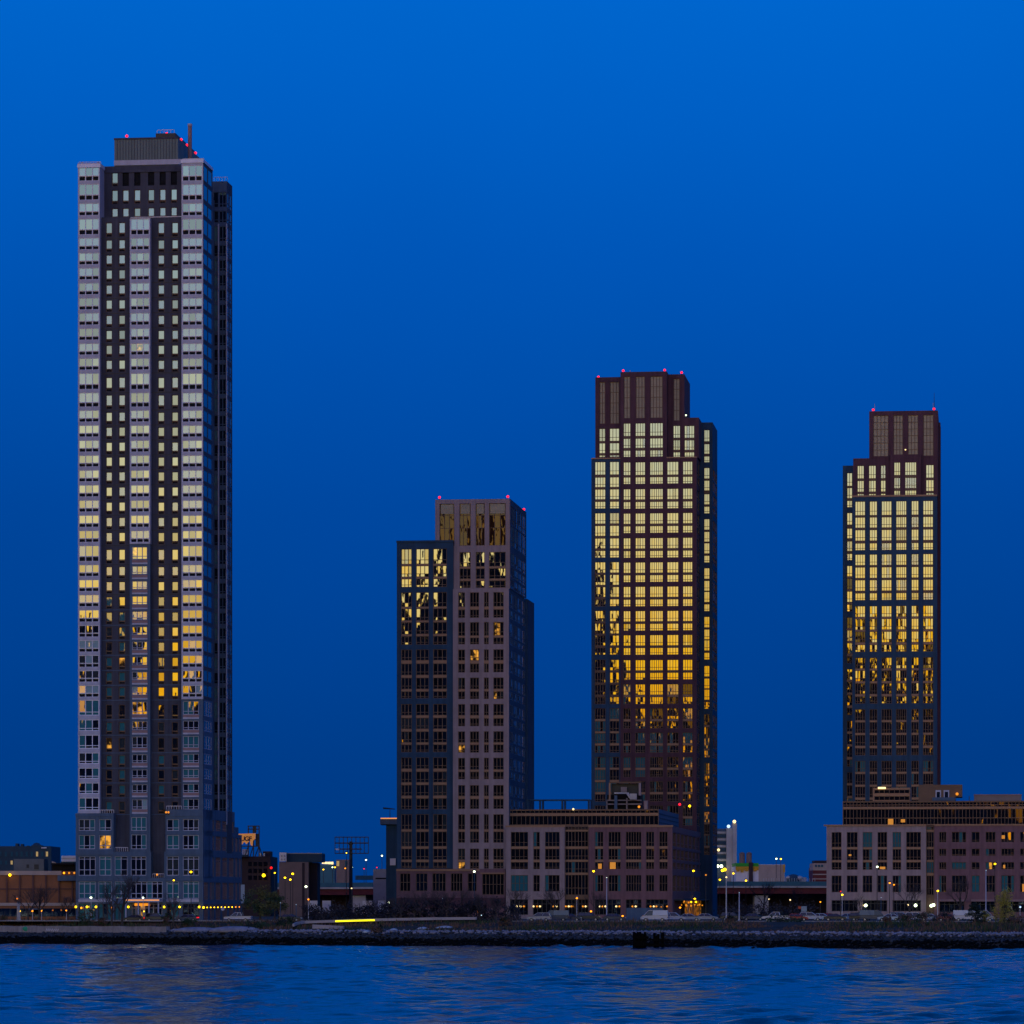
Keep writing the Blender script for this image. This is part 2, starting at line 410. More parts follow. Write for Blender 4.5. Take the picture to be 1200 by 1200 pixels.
# parapets, terrace rail, penthouse
w = B.mb('terrace_rail')
zr = z(252.4); zs = z(254.5)
for k in range(15):
    x = B.S(118)+(B.S(212)-B.S(118))*k/14; w.box(x-.05, x+.05, 1.5, 1.6, zs, zr, 'rail')
w.box(B.S(117.4), B.S(212.4), 1.48, 1.62, zr, zr+.16, 'rail'); w.box(B.S(117.4), B.S(212.4), 1.53, 1.57, zs+.1, zr-.1, 'w_lav')
w.box(B.S(152.4), B.S(175.6), .3, .4, z(256), z(254.2), 'rail')
w = B.mb('parapet')
for (p0, p1, py, d) in ((91.4, 117, 191, 9), (212.6, 238, 188, DB)):
    w.box(B.S(p0)-.12, B.S(p1)+.12, -.14, .35, z(py)-.5, z(py)+.25, 'w_metal')
    w.box(B.S(p1)-.3, B.S(p1)+.13, .35, d, z(py)-.4, z(py)+.24, 'w_metal')
w.box(B.S(117), B.S(212.8), 4.0, 4.5, z(196.2), z(193.4), 't1_brick')
w = B.mb('roof_rail')
def rail(w, x0, x1, y, z0, h, n, m='rail'):
    for k in range(n+1):
        x = x0+(x1-x0)*k/n; w.box(x-.04, x+.04, y-.04, y+.04, z0, z0+h, m)
    w.box(x0, x1, y-.05, y+.05, z0+h-.06, z0+h+.05, m)
rail(w, B.S(91.6), B.S(117), .8, z(191), .8, 6); rail(w, B.S(213), B.S(238), .8, z(188), .5, 6)
rail(w, B.S(250, d1), B.S(265.6, d1), d1+.8, zt3, 1.0, 5)
w.box(B.S(94), B.S(96), 1, 1.6, z(191), z(186.6), 'w_metal'); w.box(B.S(113), B.S(115), 1, 1.6, z(191), z(186.6), 'w_metal')
dp = 5.5; am = B.S(170, dp)
zp = lambda py: B.Z(py, am, dp)
xp0, xp1 = B.S(134, dp), B.S(208.6, dp); DP = B.D(234.6, xp1)
w = B.mb('penthouse')
w.box(xp0, xp1, dp, DP, z(194), zp(162), 't1_pent', top='roof')
for k in range(1, 22):
    x = xp0+(xp1-xp0)*k/22; w.box(x-.05, x+.05, dp-.05, dp, zp(187), zp(163.5), 't1_brick')
w.box(xp0-.1, xp1+.1, dp-.12, dp+.3, zp(163.2), zp(161.2), 't1_brick')
w.box(xp0, B.S(212, dp), dp-.3, dp-.02, zp(193.5), zp(187.6), 'w_lav')
u = B.mb('penthouse_upper_box')
u.box(B.S(182, dp), xp1-.6, dp+.4, DP-2, zp(162)+.003, zp(156.2), 'steel', top='roof')
rail(u, B.S(183, dp), B.S(203, dp), dp+1, zp(156.2), .8, 5)
fl_ = B.mb('flue')
df = 11.; fx = B.S(222.6, df)
fl_.tube((fx, df, z(196)), (fx, df, B.Z(146, fx, df)), .42, .42, 't1_span', 10); fl_.tube((fx, df, B.Z(147.5, fx, df)), (fx, df, B.Z(145.2, fx, df)), .5, .5, 'w_lav', 10)
beacon(B.root, [(B.S(148, dp), dp+.5, zp(160.6)), (B.S(194.5, dp), dp+.7, zp(158.6))], stem=.2)
for (px, t) in ((211.5, .16), (218.4, .42), (227.8, .8)):
    y = dp+(DP-dp)*t; beacon(B.root, [(xp1-.1, y, zp(162))], stem=.1)
# podium of the tower
PD = -.8
K_pd = dict(nx=3, tr=[.25], bw=.17, fm='w_lav', gl=GL1b, d=.3, each=1, plit=.06, mixp=.5, jit=.002)
K_pd2 = dict(nx=2, tr=[.25], bw=.17, fm='w_lav', gl=GL1b, d=.3, each=1, plit=.05, mixp=.5, jit=.002)
K_tall = dict(nx=3, tr=[.3, .86], bw=.16, fm='w_lav', gl=[('g_teal', 5), ('g_dark', 2)], d=.3, each=1, mixp=.2, plit=0)
K_tall2 = dict(nx=2, tr=[.3, .86], bw=.16, fm='w_lav', gl=[('g_teal', 5), ('g_dark', 2)], d=.3, each=1, mixp=.2)
K_shop = dict(nx=3, tr=[.75], bw=.16, fm='steel', gl=[('g_dark', 3), ('g_teal', 2)], d=.35, each=1, mixp=.3)
up = [(960, 973.5), (978.6, 995)]
B.block('podium', 88.8, 133, 953, 998, PD, 12, 't1_panel', [(92, 111.4, up, K_pd), (116, 130.4, up, K_pd2)])
B.block('podium', 194, 238, 948.5, 998, PD, DB, 't1_panel', [(195.2, 209.8, up, K_pd2), (214, 233, up, K_pd)])
t1r = [(1003.6, 1026)]; t2r = [(1033, 1053)]; t3r = [(1059, 1079)]
wins = []
for (a, b, k) in ((92, 112, K_tall), (116, 130.4, K_tall2), (134, 149.4, K_tall2), (153, 171.4, K_tall)): wins.append((a, b, t1r, k))
B.block('podium', 88.8, 177, 998, 1029, PD, 12, 't1_panel', wins)
B.block('podium', 192.5, 238, 998, 1029, PD, DB, 't1_panel', [(195, 209.6, t1r, dict(K_tall2, gl=[('g_grey', 1)])), (214, 233.2, t1r, dict(K_tall, gl=[('g_grey', 1)]))])
wins = []
for (a, b, k) in ((92, 112, K_tall), (115, 131, K_tall2), (134, 149.4, K_tall2), (153, 190.6, dict(K_tall, nx=6)), (195, 209.6, K_tall2), (214, 233.2, K_tall)): wins.append((a, b, t2r, k))
for (a, b) in ((92, 112), (115, 131), (134, 149.4), (195, 209.6), (214, 233.2)): wins.append((a, b, t3r, K_shop))
wins.append((154, 190, t3r, dict(K_shop, nx=7, fm='w_lav', gl=[('g_dark', 4), ('g_lit', 1)], mixp=1)))
pa0, pa1, pzb, pzt, pz = B.block('podium', 88.8, 238, 1028.6, None, PD, DB, 't1_panel', wins, sidefac=1)
w = B.mb('podium')
for (t, b) in ((1053.6, 1057),):
    for (p0, p1) in ((92, 131), (195, 233)):
        w.mbox(B.front(PD), B.S(p0, PD), B.S(p1, PD), pz(b), pz(t), -.08, .05, 'w_lav')
for py in (954.5, 999.5, 1030):
    for (p0, p1) in ((88.8, 133), (194, 238)):
        w.mbox(B.front(PD), B.S(p0, PD)-.05, B.S(p1, PD)+.05, pz(py+2.2), pz(py-1), -.12, .05, 't1_panel')
# podium side, stepping down toward the back
xs = pa1; d3 = B.D(283.4, xs)
steps = [(.0, B.D(252, xs), pz(948.5)), (B.D(252, xs), B.D(275, xs), pz(949)+.2), (B.D(275, xs), B.D(279.5, xs), pz(966)), (B.D(279.5, xs), d3, pz(975))]
K_ps = dict(nx=5, tr=[.2, .8], bw=.2, fm='t1_span', gl=[('g_side', 1)], d=.3, jit=.002)
for (y0, y1, zt_) in steps:
    y0 += PD if y0 == 0 else 0
    n = max(1, int((y1-y0)/6)); cw = (y1-y0)/n
    cols = [(y0+cw*i+.7, y0+cw*(i+1)-.7) for i in range(n)]
    rws = [r for r in ((pz(1079), pz(1060)), (pz(1055), pz(1034)), (pz(1027), pz(1004)), (pz(996), pz(979)), (pz(973), pz(960))) if r[1] < zt_-.6]
    B.sidewall('podium', xs, y0, y1, -.5, zt_, 't1_panel', cols, rws, K_ps)
    w.quad((xs-9, y0, zt_), (xs, y0, zt_), (xs, y1, zt_), (xs-9, y1, zt_), 'roof')
    if y0 > 1: w.quad((xs-9, y0, -.5), (xs, y0, -.5), (xs, y0, zt_), (xs-9, y0, zt_), 't1_panel')
cn = B.mb('entrance_canopy')
cn.mbox(B.front(PD), B.S(149, PD), B.S(190.5, PD), pz(1057.2), pz(1053.6), -3.2, .0, 'w_lav')
cn.mbox(B.front(PD), B.S(149.3, PD), B.S(190.2, PD), pz(1055.4), pz(1054.2), -3.24, -3.2, 'canopy_l')
for px in (151, 165.5, 178, 189):
    x = B.S(px, PD); cn.tube((x, PD-2.9, 0), (x, PD-2.9, pz(1057)), .16, .16, 'w_lav', 8)
lb = MB(); lb.mbox(B.front(PD), B.S(158, PD), B.S(175, PD), pz(1061.5), pz(1058.5), -.35, -.1, 'amber_dim'); lb.build('entrance_lamp', B.root)
rb = B.mb('podium_rail')
for (p0, p1, py) in ((117, 132.6, 949), (194.4, 212, 944.6), (134, 149, 993), (178, 191.5, 1024)):
    rail(rb, B.S(p0, PD), B.S(p1, PD), PD+.6, pz(py+4.6), pz(py)-pz(py+4.6), 6)
# wall lamps at street level
def wall_lamp(root, x, y, z_, mat_, r=.34, out=(0, -1)):
    b = MB(); b.box(x-.12-abs(out[1])*.05, x+.12, y-.1, y+.12, z_-.5, z_-.28, 'steel'); o = b.build('wall_lamp', root)
    h = MB(); h.ball((x+out[0]*.28, y+out[1]*.28, z_), r, mat_, 8); h.build('lamp_globe', o)
for px in (89.6, 102.6, 113.2, 151, 193, 211.2, 234): wall_lamp(B.root, B.S(px, PD), PD-.3, pz(1062.8), 'yellow', .22)
for px in (96, 131.2): wall_lamp(B.root, B.S(px, PD), PD-.3, pz(1064), 'orange', .2)
for i in range(11):
    px = 236.5+i*4.2; wall_lamp(B.root, xs+.1, B.D(px, xs), pz(1063.4), 'yellow' if i < 9 else 'orange', .12 if i else .22, (1, -.3))
for (px, py) in ((195.2, 952), (198, 952), (184.6, 1025)):
    wall_lamp(B.root, B.S(px, PD), PD-.2, pz(py), 'amber_dim', .22)
B.finish()

# ================================================================== TOWER 2 : navy and tan slab
T2 = Bld('apartment_tower', 'shortest of the four towers, navy brick slab joined to a taller tan brick slab', 'tower', 598, 900.5, 'residential towers on the far bank', 22)
B = T2
G2 = [('g_dark', 8), ('g_grey', 1)]
K2n = dict(nx=3, tr=[.28], bw=.15, fm='bronze_d', gl=G2, d=.3, plit=.025, mixp=.3, jit=.003)
K2t = dict(nx=3, tr=[.28], bw=.14, fm='bronze_d', gl=G2+[('g_still', 3)], d=.3, plit=.03, mixp=.4, jit=.0035)
def rows4(a): return a
gl_ = [[(643, 661), (662.8, 676), (678, 688)], [(694, 711.2), (713, 727.2), (729, 743.2), (745.2, 755.4)], [(761, 774), (777.4, 791.2), (794, 807.6), (810, 818.4)],
       [(825, 838.4), (841, 854.4), (857, 870.2), (872.4, 881.4)], [(887.6, 901), (904, 917), (919.6, 932.6), (935.4, 948.4)], [(954.2, 972), (974.4, 992), (994.4, 1007.6), (1010, 1017.2)]]
ws = []
for (a, b, n) in ((470, 482.6, 3), (487.4, 502.6, 3), (507.4, 523.6, 3)):
    for g in gl_: ws.append((a, b, g, dict(K2n, nx=n)))
B.block('wall', 465, 531, 634, 1017.6, .6, 22, 'navy', ws)
w = B.mb('wall'); a0, a1 = B.S(465, .6), B.S(531, .6)
w.box(a0-.1, a1+.02, .45, .9, B.Z(636, a0, .6), B.Z(633.6, a0, .6), 'navy')
# tan slab, lower part
gt = [[(694, 711), (714, 724)], [(729, 745), (747, 755)], [(761, 774), (777.4, 788)], [(794, 807.6), (810, 819.2)], [(825, 838.4), (841.6, 851)], [(857, 870.2), (872.4, 882)],
      [(888, 902), (904.2, 913.2)], [(920, 933), (936, 948)], [(954.2, 972), (974.4, 987.6)], [(994.4, 1007.6), (1010, 1018)]]
ws = []
for (a, b, n) in ((536.8, 545, 2), (550.6, 561.4, 3), (567, 572.8, 2), (578, 590.2, 3)):
    for g in gt: ws.append((a, b, g, dict(K2t, nx=n)))
a0, a1, zb, zt, z2 = B.block('wall', 530.8, 596.4, 690, 1018.6, 0, 28, 'tan', ws, sidefac=1)
# crown
k_scr = dict(nx=3, tr=[.42, .72], bw=.14, fm='bronze_d', gl=[('g_brown', 1)], d=.35, mixp=0, jit=.007)
gu = [[(647, 664), (666, 678.4), (680.4, 689)]]
ws = []
for (a, b) in ((515, 532.4), (538.4, 551.6), (557.4, 568), (573, 592.6)):
    ws.append((a, b, [(590, 639.4)], k_scr))
    if a > 520:
        for g in gu: ws.append((a, b, g, dict(K2t, gl=[('g_dark', 1)], nx=2 if a == 557.4 else 3)))
b0, b1, zb_, ztc, zc = B.block('crown', 510, 598, 585, 690.4, 1.3, 27, 'tan', ws, sidefac=1)
cr = B.mb('crown')
for (a, b) in ((515, 532.4), (538.4, 551.6), (557.4, 568), (573, 592.6)):
    cr.mbox(B.front(1.3), B.S(a, 1)+.25, B.S(b, 1)-.25, zc(602), zc(591), .1, .2, 'screen')
DT2 = B.D(616.8, b1)
ks = dict(nx=2, tr=[.3], bw=.11, fm='t1_panel', gl=[('g_side', 4), ('g_teal', 1)], d=.09, jit=.006)
def cols(y0, y1, n, gap): 
    c = (y1-y0)/n; return [(y0+c*i+gap, y0+c*(i+1)-gap) for i in range(n)]
rws = [(zc(b), zc(t)) for (t, b) in ((592, 614), (615, 639), (647, 662), (664, 676), (678, 689))]
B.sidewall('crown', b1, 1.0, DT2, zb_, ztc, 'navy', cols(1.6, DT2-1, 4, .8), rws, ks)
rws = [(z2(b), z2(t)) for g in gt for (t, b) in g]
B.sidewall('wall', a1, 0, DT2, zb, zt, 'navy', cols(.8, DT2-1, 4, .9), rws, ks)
B.mb('wall').quad((a1-9, DT2, -.5), (a1, DT2, -.5), (a1, DT2, zt), (a1-9, DT2, zt), 'navy')
rw = B.mb('rear_wing'); r0 = B.S(617, DT2); r1 = B.S(618.2, DT2)
rw.box(r0-6, r1, DT2, DT2+14, -.5, B.Z(702, r0, DT2), 'navy', top='roof')
# plinth storey
gl3 = [(1023.4, 1044.4)]
K2p = dict(nx=3, tr=[.5], bw=.13, fm='bronze_d', gl=[('g_dark', 1), ('g_still', 2)], d=.3)
ws = [(a, b, gl3, dict(K2p, nx=n)) for (a, b, n) in ((468.6, 481, 3), (487.2, 501, 3), (506.6, 522.4, 4), (528.2, 542, 4), (548, 558.6, 2))]
ws.append((565, 590.6, [(1024, 1048.6)], dict(K2p, nx=6)))
B.block('plinth', 464.6, 592.2, 1018.2, None, -.25, 22, 'plum_l', ws)
w = B.mb('plinth'); w.mbox(B.front(-.25), B.S(464.4, -.25), B.S(562, -.25), z2(1020.6), z2(1018.4), -.2, .1, 'bronze')
w.mbox(B.front(-.25), B.S(563, -.25), B.S(592, -.25), z2(1024), z2(1022.6), -.15, .05, 'bronze')
w.mbox(B.front(-.25), B.S(464.6, -.25), B.S(592, -.25), z2(1064), z2(1052), -.06, .05, 'plum')
beacon(B.root, [(B.S(514.4, 1), 1.8, zc(585)), (B.S(594.6, 1), 1.8, zc(585)), (b1-.4, DT2-1.6, ztc)], stem=.35)
B.finish()

# ================================================================== TOWER 3 : plum tower full of gold reflections
T3 = Bld('apartment_tower', 'plum brown brick tower glowing gold with reflected sunset, second from the right', 'tower', 816.5, 975, 'residential towers on the far bank', 33)
B = T3
G3 = [('g_dark', 12), ('g_grey', 1)]
G3l = [('g_dark', 4), ('g_teal', 3), ('g_still', 1)]
K3 = dict(nx=3, tr=[.3], bw=.13, fm='bronze_d', gl=G3, d=.3, mixp=.2, jit=.0011, sm='bronze_d')
K3l = dict(K3, gl=G3l, sm='bronze', plit=.02)
P0 = [541, 572.5, 601, 630, 658.5, 687, 715.5, 743.8, 773, 801.5, 830, 858.4, 887, 915.6, 944, 972.5, 1001]
pairs = [[(541, 556.6), (558.6, 567)]]+[[(y, y+12.8), (y+15, y+23.6)] for y in P0[1:]]
C3 = ((730.4, 739, 3), (744.4, 756.2, 4), (761.4, 777, 6), (781.6, 795.2, 4), (800, 811.6, 4))
ws = []
for (a, b, n) in C3:
    for i, g in enumerate(pairs[:15]): ws.append((a, b, g, dict(K3 if i < 9 else K3l, nx=n)))
a0, a1, zb, zt, z3_ = B.block('wall', 727, 816.5, 536.4, None, 0, 30, 'plum', ws, sidefac=1)
ws = []
quads = []
for i in range(0, 15, 2):
    y = P0[i]; y2 = P0[i+1]
    quads.append([(y, y+(15.4 if i == 0 else 12.8)), (y+(18 if i == 0 else 14.8), y+(30 if i == 0 else 27.2)), (y2+.6, y2+12.8), (y2+15, y2+23.6)])
for (a, b, n) in ((697, 709.6, 4), (714.4, 725.6, 3)):
    for i, g in enumerate(quads): ws.append((a, b, g, dict(K3 if i < 5 else K3l, nx=n, jit=.0018)))
B.block('wall', 693, 727.02, 536.4, None, .25, 29, 'navy', ws)
w = B.mb('wall')
w.mbox(B.front(0), B.S(692.8), B.S(727), z3_(537), z3_(535.6), .1, .5, 'bronze')
w.mbox(B.front(0), B.S(781), B.S(816.7), z3_(537), z3_(535.6), -.1, .4, 'bronze')
# stepped crown
Kc = dict(K3, nx=3, gl=[('g_dark', 5), ('g_blind', 2), ('g_grey', 2)])
Ksc = dict(nx=2, tr=[.25, .5, .75], bw=.15, fm='bronze_d', gl=[('screen', 1)], d=.3, jit=.0)
def scr(rows, k): return (rows, k)
ws = []
for (a, b, n) in ((730.4, 739, 3), (744.4, 756.2, 4), (761.4, 777, 5)):
    ws += [(a, b, [(495.6, 511), (513.4, 525), (527.4, 535.4)], dict(Kc, nx=n)), (a+.6, b-.4, [(441, 490)], dict(Ksc, nx=n-1))]
B.block('crown', 727, 781.4, 435.6, 536.6, 0, 22, 'plum', ws, roof='plum')
ws = []
for (a, b, n) in ((702, 709.4, 2), (714.2, 725.8, 3)):
    ws += [(a, b, [(502, 517), (519, 531.2), (533.2, 536.2)], dict(Kc, nx=n)), (a+.6, b-.2, [(447.6, 496.6)], dict(Ksc, nx=n))]
B.block('crown', 697.6, 727.02, 442, 536.6, 2.6, 19, 'plum', ws, roof='plum')
ws = [(788.8, 797.2, [(498.6, 513.2), (515.4, 527.4), (529.6, 536)], dict(Kc, nx=3)), (789.4, 796.6, [(443.6, 493)], dict(Ksc, nx=2))]
u0, u1, ub, ut, uz = B.block('crown', 781, 802, 438.6, 536.6, 2.6, 19, 'plum', ws, roof='plum')
ws = [(801.9, 813.8, [(498.6, 513.2), (515.4, 527.4), (529.6, 536)], dict(Kc, nx=4))]
B.block('crown', 800.6, 819, 489.4, 536.6, 2.55, 17, 'plum', ws)
# right flank
DS = B.D(826.4, a1)
ksd = dict(nx=2, tr=[.3], bw=.12, fm='bronze_d', gl=[('g_side', 3), ('g_dark', 1)], d=.1, jit=.008)
rws = [(z3_(b), z3_(t)) for i, g in enumerate(pairs[:15]) for (t, b) in g]
B.sidewall('wall', a1, 0, DS, zb, zt, 'plum', [(1.2, DS*.45), (DS*.55, DS-.6)], rws, ksd)
# rear wing at the right with one column of lit-up windows
W3 = [[(y-2, y+11), (y+12.8, y+25), (y2-2.2, y2+10.4), (y2+12.4, y2+21)] for (y, y2) in ((P0[i]+10, P0[i+1]+9.4) for i in range(0, 16, 2))]
W3 = [[(t-1, b-1) for (t, b) in g] for g in W3]
ws = [(825, 831.6, [(503.6, 517.4), (520, 532), (534.4, 542)], dict(K3, nx=3))]
ws += [(825, 831.6, g, dict(K3 if i < 5 else K3l, nx=3)) for i, g in enumerate(W3)]
DS = B.D(820.2, a1)
v0, v1, vb, vt, vz = B.block('rear_wing', 817.5, 835, 495, None, DS, 18, 'navy', ws, sidefac=1)
DW = B.D(840.4, v1)
B.sidewall('rear_wing', v1, DS, DW, vb, vt, 'navy', cols(DS+.5, DW-.4, 2, .8), [(vz(b), vz(t)) for g in W3 for (t, b) in g], dict(ksd, gl=[('g_side', 1)]))
beacon(B.root, [(B.S(701, 2.6), 3.2, B.Z(442, 0, 2.6)), (B.S(730), .8, z3_(435.6)), (B.S(778.6), .8, z3_(435.6)), (B.S(798.6, 2.6), 3.2, uz(438.6))], stem=.3)
m_ = MB(); x = B.S(737.6); m_.tube((x, 2, z3_(435.6)), (x, 2, z3_(432)), .12, .08, 'w_lav', 6); m_.build('roof_mast', B.root)
wall_lamp(B.root, B.S(804, 4), 4, B.Z(486.6, 0, 4), 'white_l', .18)
B.finish()

# ================================================================== TOWER 4 : navy tower at the right
T4 = Bld('apartment_tower', 'rightmost tower, navy brick below a plum brown crown, gold reflections in its windows', 'tower', 1098, 945, 'residential towers on the far bank', 44)
B = T4
K4 = dict(nx=3, tr=[.3], bw=.125, fm='bronze_d', gl=[('g_dark', 6), ('g_blind', 1), ('g_grey', 1)], d=.3, mixp=.2, jit=.0012, sm='bronze_d')
K4m = dict(K4, jit=.0045, gl=[('g_dark', 8), ('g_still', 1)], sm='bronze', plit=.02)
K4l = dict(K4, jit=.003, gl=[('g_dark', 8), ('g_teal', 1), ('g_still', 3)], sm='bronze', plit=.03)
Q4 = [[(587, 603.6), (605.6, 618.2), (620.4, 633.4), (636, 644.6)]]
for k in range(1, 6):
    y = 587+60.6*k+1.6; Q4.append([(y, y+13), (y+15, y+28), (y+30, y+43), (y+45.4, y+54)])
ws = []
for (a, b, n) in ((1002, 1014, 4), (1019, 1028, 3), (1033, 1045, 4), (1050, 1062.4, 5), (1068, 1076.6, 3), (1081.6, 1093.6, 4)):
    for i, g in enumerate(Q4): ws.append((a, b, g, dict(K4 if i < 2 else (K4m if i < 4 else K4l), nx=n)))
a0, a1, zb, zt, z4 = B.block('wall', 998.8, 1098, 580.6, None, 0, 26, 'navy', ws)
B.mb('wall').mbox(B.front(0), a0-.05, a1+.05, z4(582), z4(580), -.12, .4, 'bronze')
# left strip standing further back
ws = [(992.4, 998.9, g, dict(K4 if i < 2 else K4l, nx=2)) for i, g in enumerate([[(554, 569.6), (571.4, 584), (586.4, 594.6)], [(600.8, 615), (619, 631), (634, 646), (648.6, 656.6)]]+[[(t+13.6, b+13.4) for (t, b) in g] for g in Q4[1:]])]
B.block('rear_wing', 987.6, 1004, 545.6, None, 5, 18, 'navy', ws)
# crown
Kc4 = dict(K4, gl=[('g_dark', 4), ('g_blind', 2), ('g_grey', 1)])
Ks4 = dict(nx=3, tr=[.16, .33, .5, .66, .83], bw=.13, fm='bronze_d', gl=[('screen', 1)], d=.25, jit=0)
rr = [(545, 560.4), (562.6, 576), (578, 581)]
ws = [(a, b, rr, dict(Kc4, nx=n)) for (a, b, n) in ((1004.6, 1012.6, 3), (1018, 1026.6, 3), (1032, 1038, 2), (1085, 1094.4, 3))]
B.block('crown', 999.8, 1099, 536.6, 581, 1.5, 22, 'plum', ws, pxr=1050)
ws2 = [(a, b, [(486.6, 534.6)], dict(Ks4, nx=n)) for (a, b, n) in ((1023.4, 1041.2, 4), (1047, 1058.2, 3), (1064, 1076, 3), (1082, 1094, 3))]
c0, c1, cb, ct, cz = B.block('crown', 1018.6, 1099.2, 481.6, 536.5, 1.45, 21, 'plum', ws2, pxr=1050)
rr = [(541.6, 557), (559.6, 572.4), (574.6, 580.6)]
B.block('crown', 1043, 1079, 532.6, 581, .6, 2, 'plum', [(1047.6, 1055.2, rr, dict(Kc4, nx=3)), (1060.4, 1074, rr, dict(Kc4, nx=5))], pxr=1050)
rwg = B.mb('rear_wing'); y1 = 9.
rwg.box(B.S(1098.6, y1)-2, B.S(1102, y1), y1, y1+12, -.5, B.Z(495, 0, y1), 'plum', top='roof')
beacon(B.root, [(B.S(1023), 2.2, cz(481.6)), (B.S(1094.4), 2.2, cz(481.6))], stem=.25)
for (px, t) in ((1024.6, 472), (1093.4, 471.6)):
    m_ = MB(); x = B.S(px); m_.tube((x, 3, cz(481.6)), (x, 3, cz(t)), .1, .05, 'w_lav', 5); m_.build('antenna', B.root)
m_ = MB(); x = B.S(1094.4); m_.tube((x, 6, cz(481.6)), (x, 6, cz(458)), .1, .04, 'steel', 5); m_.build('antenna', B.root)
wall_lamp(B.root, B.S(1061), .9, cz(527.6), 'warm_w', .17)
B.finish()
# ================================================================== PODIUM 2 : low block in front of towers two and three
P2 = Bld('podium_building', 'middle street block with a tan bay and a rosy bay, below the plum tower', 'building', 788, 895, None, 55)
B = P2
GP = [('g_dark', 3), ('g_still', 5), ('g_teal', 1.3)]
KP = dict(nx=3, tr=[.28], bw=.105, fm='bronze_d', gl=GP, d=.3, mixp=.3, plit=.02, jit=.003)
g1 = [(974.6, 991.8), (994.4, 1007.4), (1010, 1018.4)]; g2 = [(1025.4, 1044.6)]; g3 = [(1054, 1072)]
KS = dict(nx=3, tr=[.7], bw=.14, fm='steel', gl=[('g_dark', 3), ('g_still', 2)], d=.45, mixp=.3)
ws = []
for (a, b, n) in ((598.6, 618.8, 4), (625, 632.6, 2), (638.6, 655.8, 4)):
    ws += [(a, b, g1, dict(KP, nx=n)), (a, b, g2, dict(KP, nx=n, tr=[.5]))]
ws += [(597.6, 618.8, g3, dict(KS, nx=4)), (624.6, 655.8, g3, dict(KS, nx=6))]
l0, l1, zb, zt, zz = B.block('tan_bay', 592.8, 661.6, 968, None, 0, 40, 'tan', ws, pxr=788)
Km = dict(nx=7, tr=[.35], bw=.13, fm='bronze_d', gl=GP, d=.15, mixp=.4, plit=.02, jit=.003)
B.block('glazed_link', 661.7, 689.9, 968, None, 1.0, 39, 'bronze_d', [(662.2, 689.4, [(968.6, 972.4), (974, 992), (994.4, 1007.6), (1009.6, 1022.8), (1025, 1049)], Km), (662.2, 689.4, g3, dict(KS, nx=7))], pxr=788)
ws = []
for (a, b, n) in ((697, 707, 3), (713, 727.4, 4), (733.4, 751.6, 6), (757, 766.6, 3), (772.6, 782.4, 3)):
    ws += [(a, b, g1, dict(KP, nx=n)), (a, b, g2, dict(KP, nx=n, tr=[.5]))]
for (a, b, n) in ((697, 727.4, 6), (733.4, 751.6, 4), (757, 782.4, 5)): ws.append((a, b, g3, dict(KS, nx=n)))
r0, r1, zb, zt, zz = B.block('brick_bay', 690, 788, 968, None, 0, 111, 'plum_l', ws, sidefac=1, pxr=788)
B.mb('brick_bay').mbox(B.front(0), r0-.1, r1+.15, zz(969), zz(967), -.2, .4, 'bronze')
B.mb('tan_bay').mbox(B.front(0), l0-.1, l1+.1, zz(969), zz(967), -.15, .4, 'bronze')
n = 9; cw = 111/n
rws = [(zz(991.8), zz(975)), (zz(1007.4), zz(994.4)), (zz(1018.4), zz(1010)), (zz(1044.6), zz(1025.4))]
B.sidewall('brick_bay', r1, 0, 111, -.5, zt, 'plum_l', [(cw*i+1.2, cw*(i+1)-1.2) for i in range(n)], rws, dict(nx=4, tr=[.3], bw=.18, fm='bronze_d', gl=[('g_side', 3), ('g_dark', 1)], d=.3, jit=.004))
# street level of the receding side: lit lobby
lm = B.mb('lobby')
for i in range(2, n):
    y0, y1 = cw*i+1, cw*(i+1)-1
    lm.mbox(B.side(r1), y0, y1, .3, zz(1056), -.02, .1, 'g_lobby' if i in (3, 4, 5, 6, 7) else 'g_side')
lm.mbox(B.side(r1), 5, 100, zz(1055.5), zz(1054), -2.2, -.02, 'steel')
for i, (yy, py, mt, r) in enumerate(((62, 1054, 'yellow', .8), (66, 1057.5, 'yellow', .6), (28, 1056.5, 'amber_dim', .5), (34, 1061, 'amber_dim', .6), (42, 1058, 'amber_dim', .6), (50, 1062, 'amber_dim', .6), (78, 1061, 'amber_dim', .6), (88, 1062, 'amber_dim', .5))):
    wall_lamp(B.root, r1+.3, yy, zz(py), mt, r*.36, (1, 0))
# set-back glazed top storey
Kt = dict(nx=34, tr=[], bw=.12, fm='bronze_d', tm='bronze', gl=[('g_still', 6), ('g_dark', 1)], d=.15, mixp=.9, plit=0, jit=.003, tw=.8)
s0, s1, sb, st, sz = B.block('top_storey', 595, 772, 948, 968.4, 3.2, 60, 'bronze_d', [(595.4, 771.6, [(949, 953), (955.4, 966.6)], dict(Kt, sm='bronze'))], sidefac=1, pxr=788)
tz = B.mb('top_storey')
tz.quad((s1, 3.2, sb), (s1, 63, sb), (s1, 63, st), (s1, 3.2, st), 't1_panel')
for k in range(1, 4): tz.box(s1, s1+.1, 3.4, 62, sb+(st-sb)*k/4-.1, sb+(st-sb)*k/4+.06, 'navy')
pg = B.mb('roof_pergola'); yq = 12
pg.box(B.S(617, yq), B.S(692, yq), yq-.3, yq+.3, B.Z(937.6, 0, yq), B.Z(936.4, 0, yq), 'navy')
pg.box(B.S(617, yq), B.S(692, yq), yq+5.7, yq+6.3, B.Z(937.6, 0, yq), B.Z(936.4, 0, yq), 'navy')
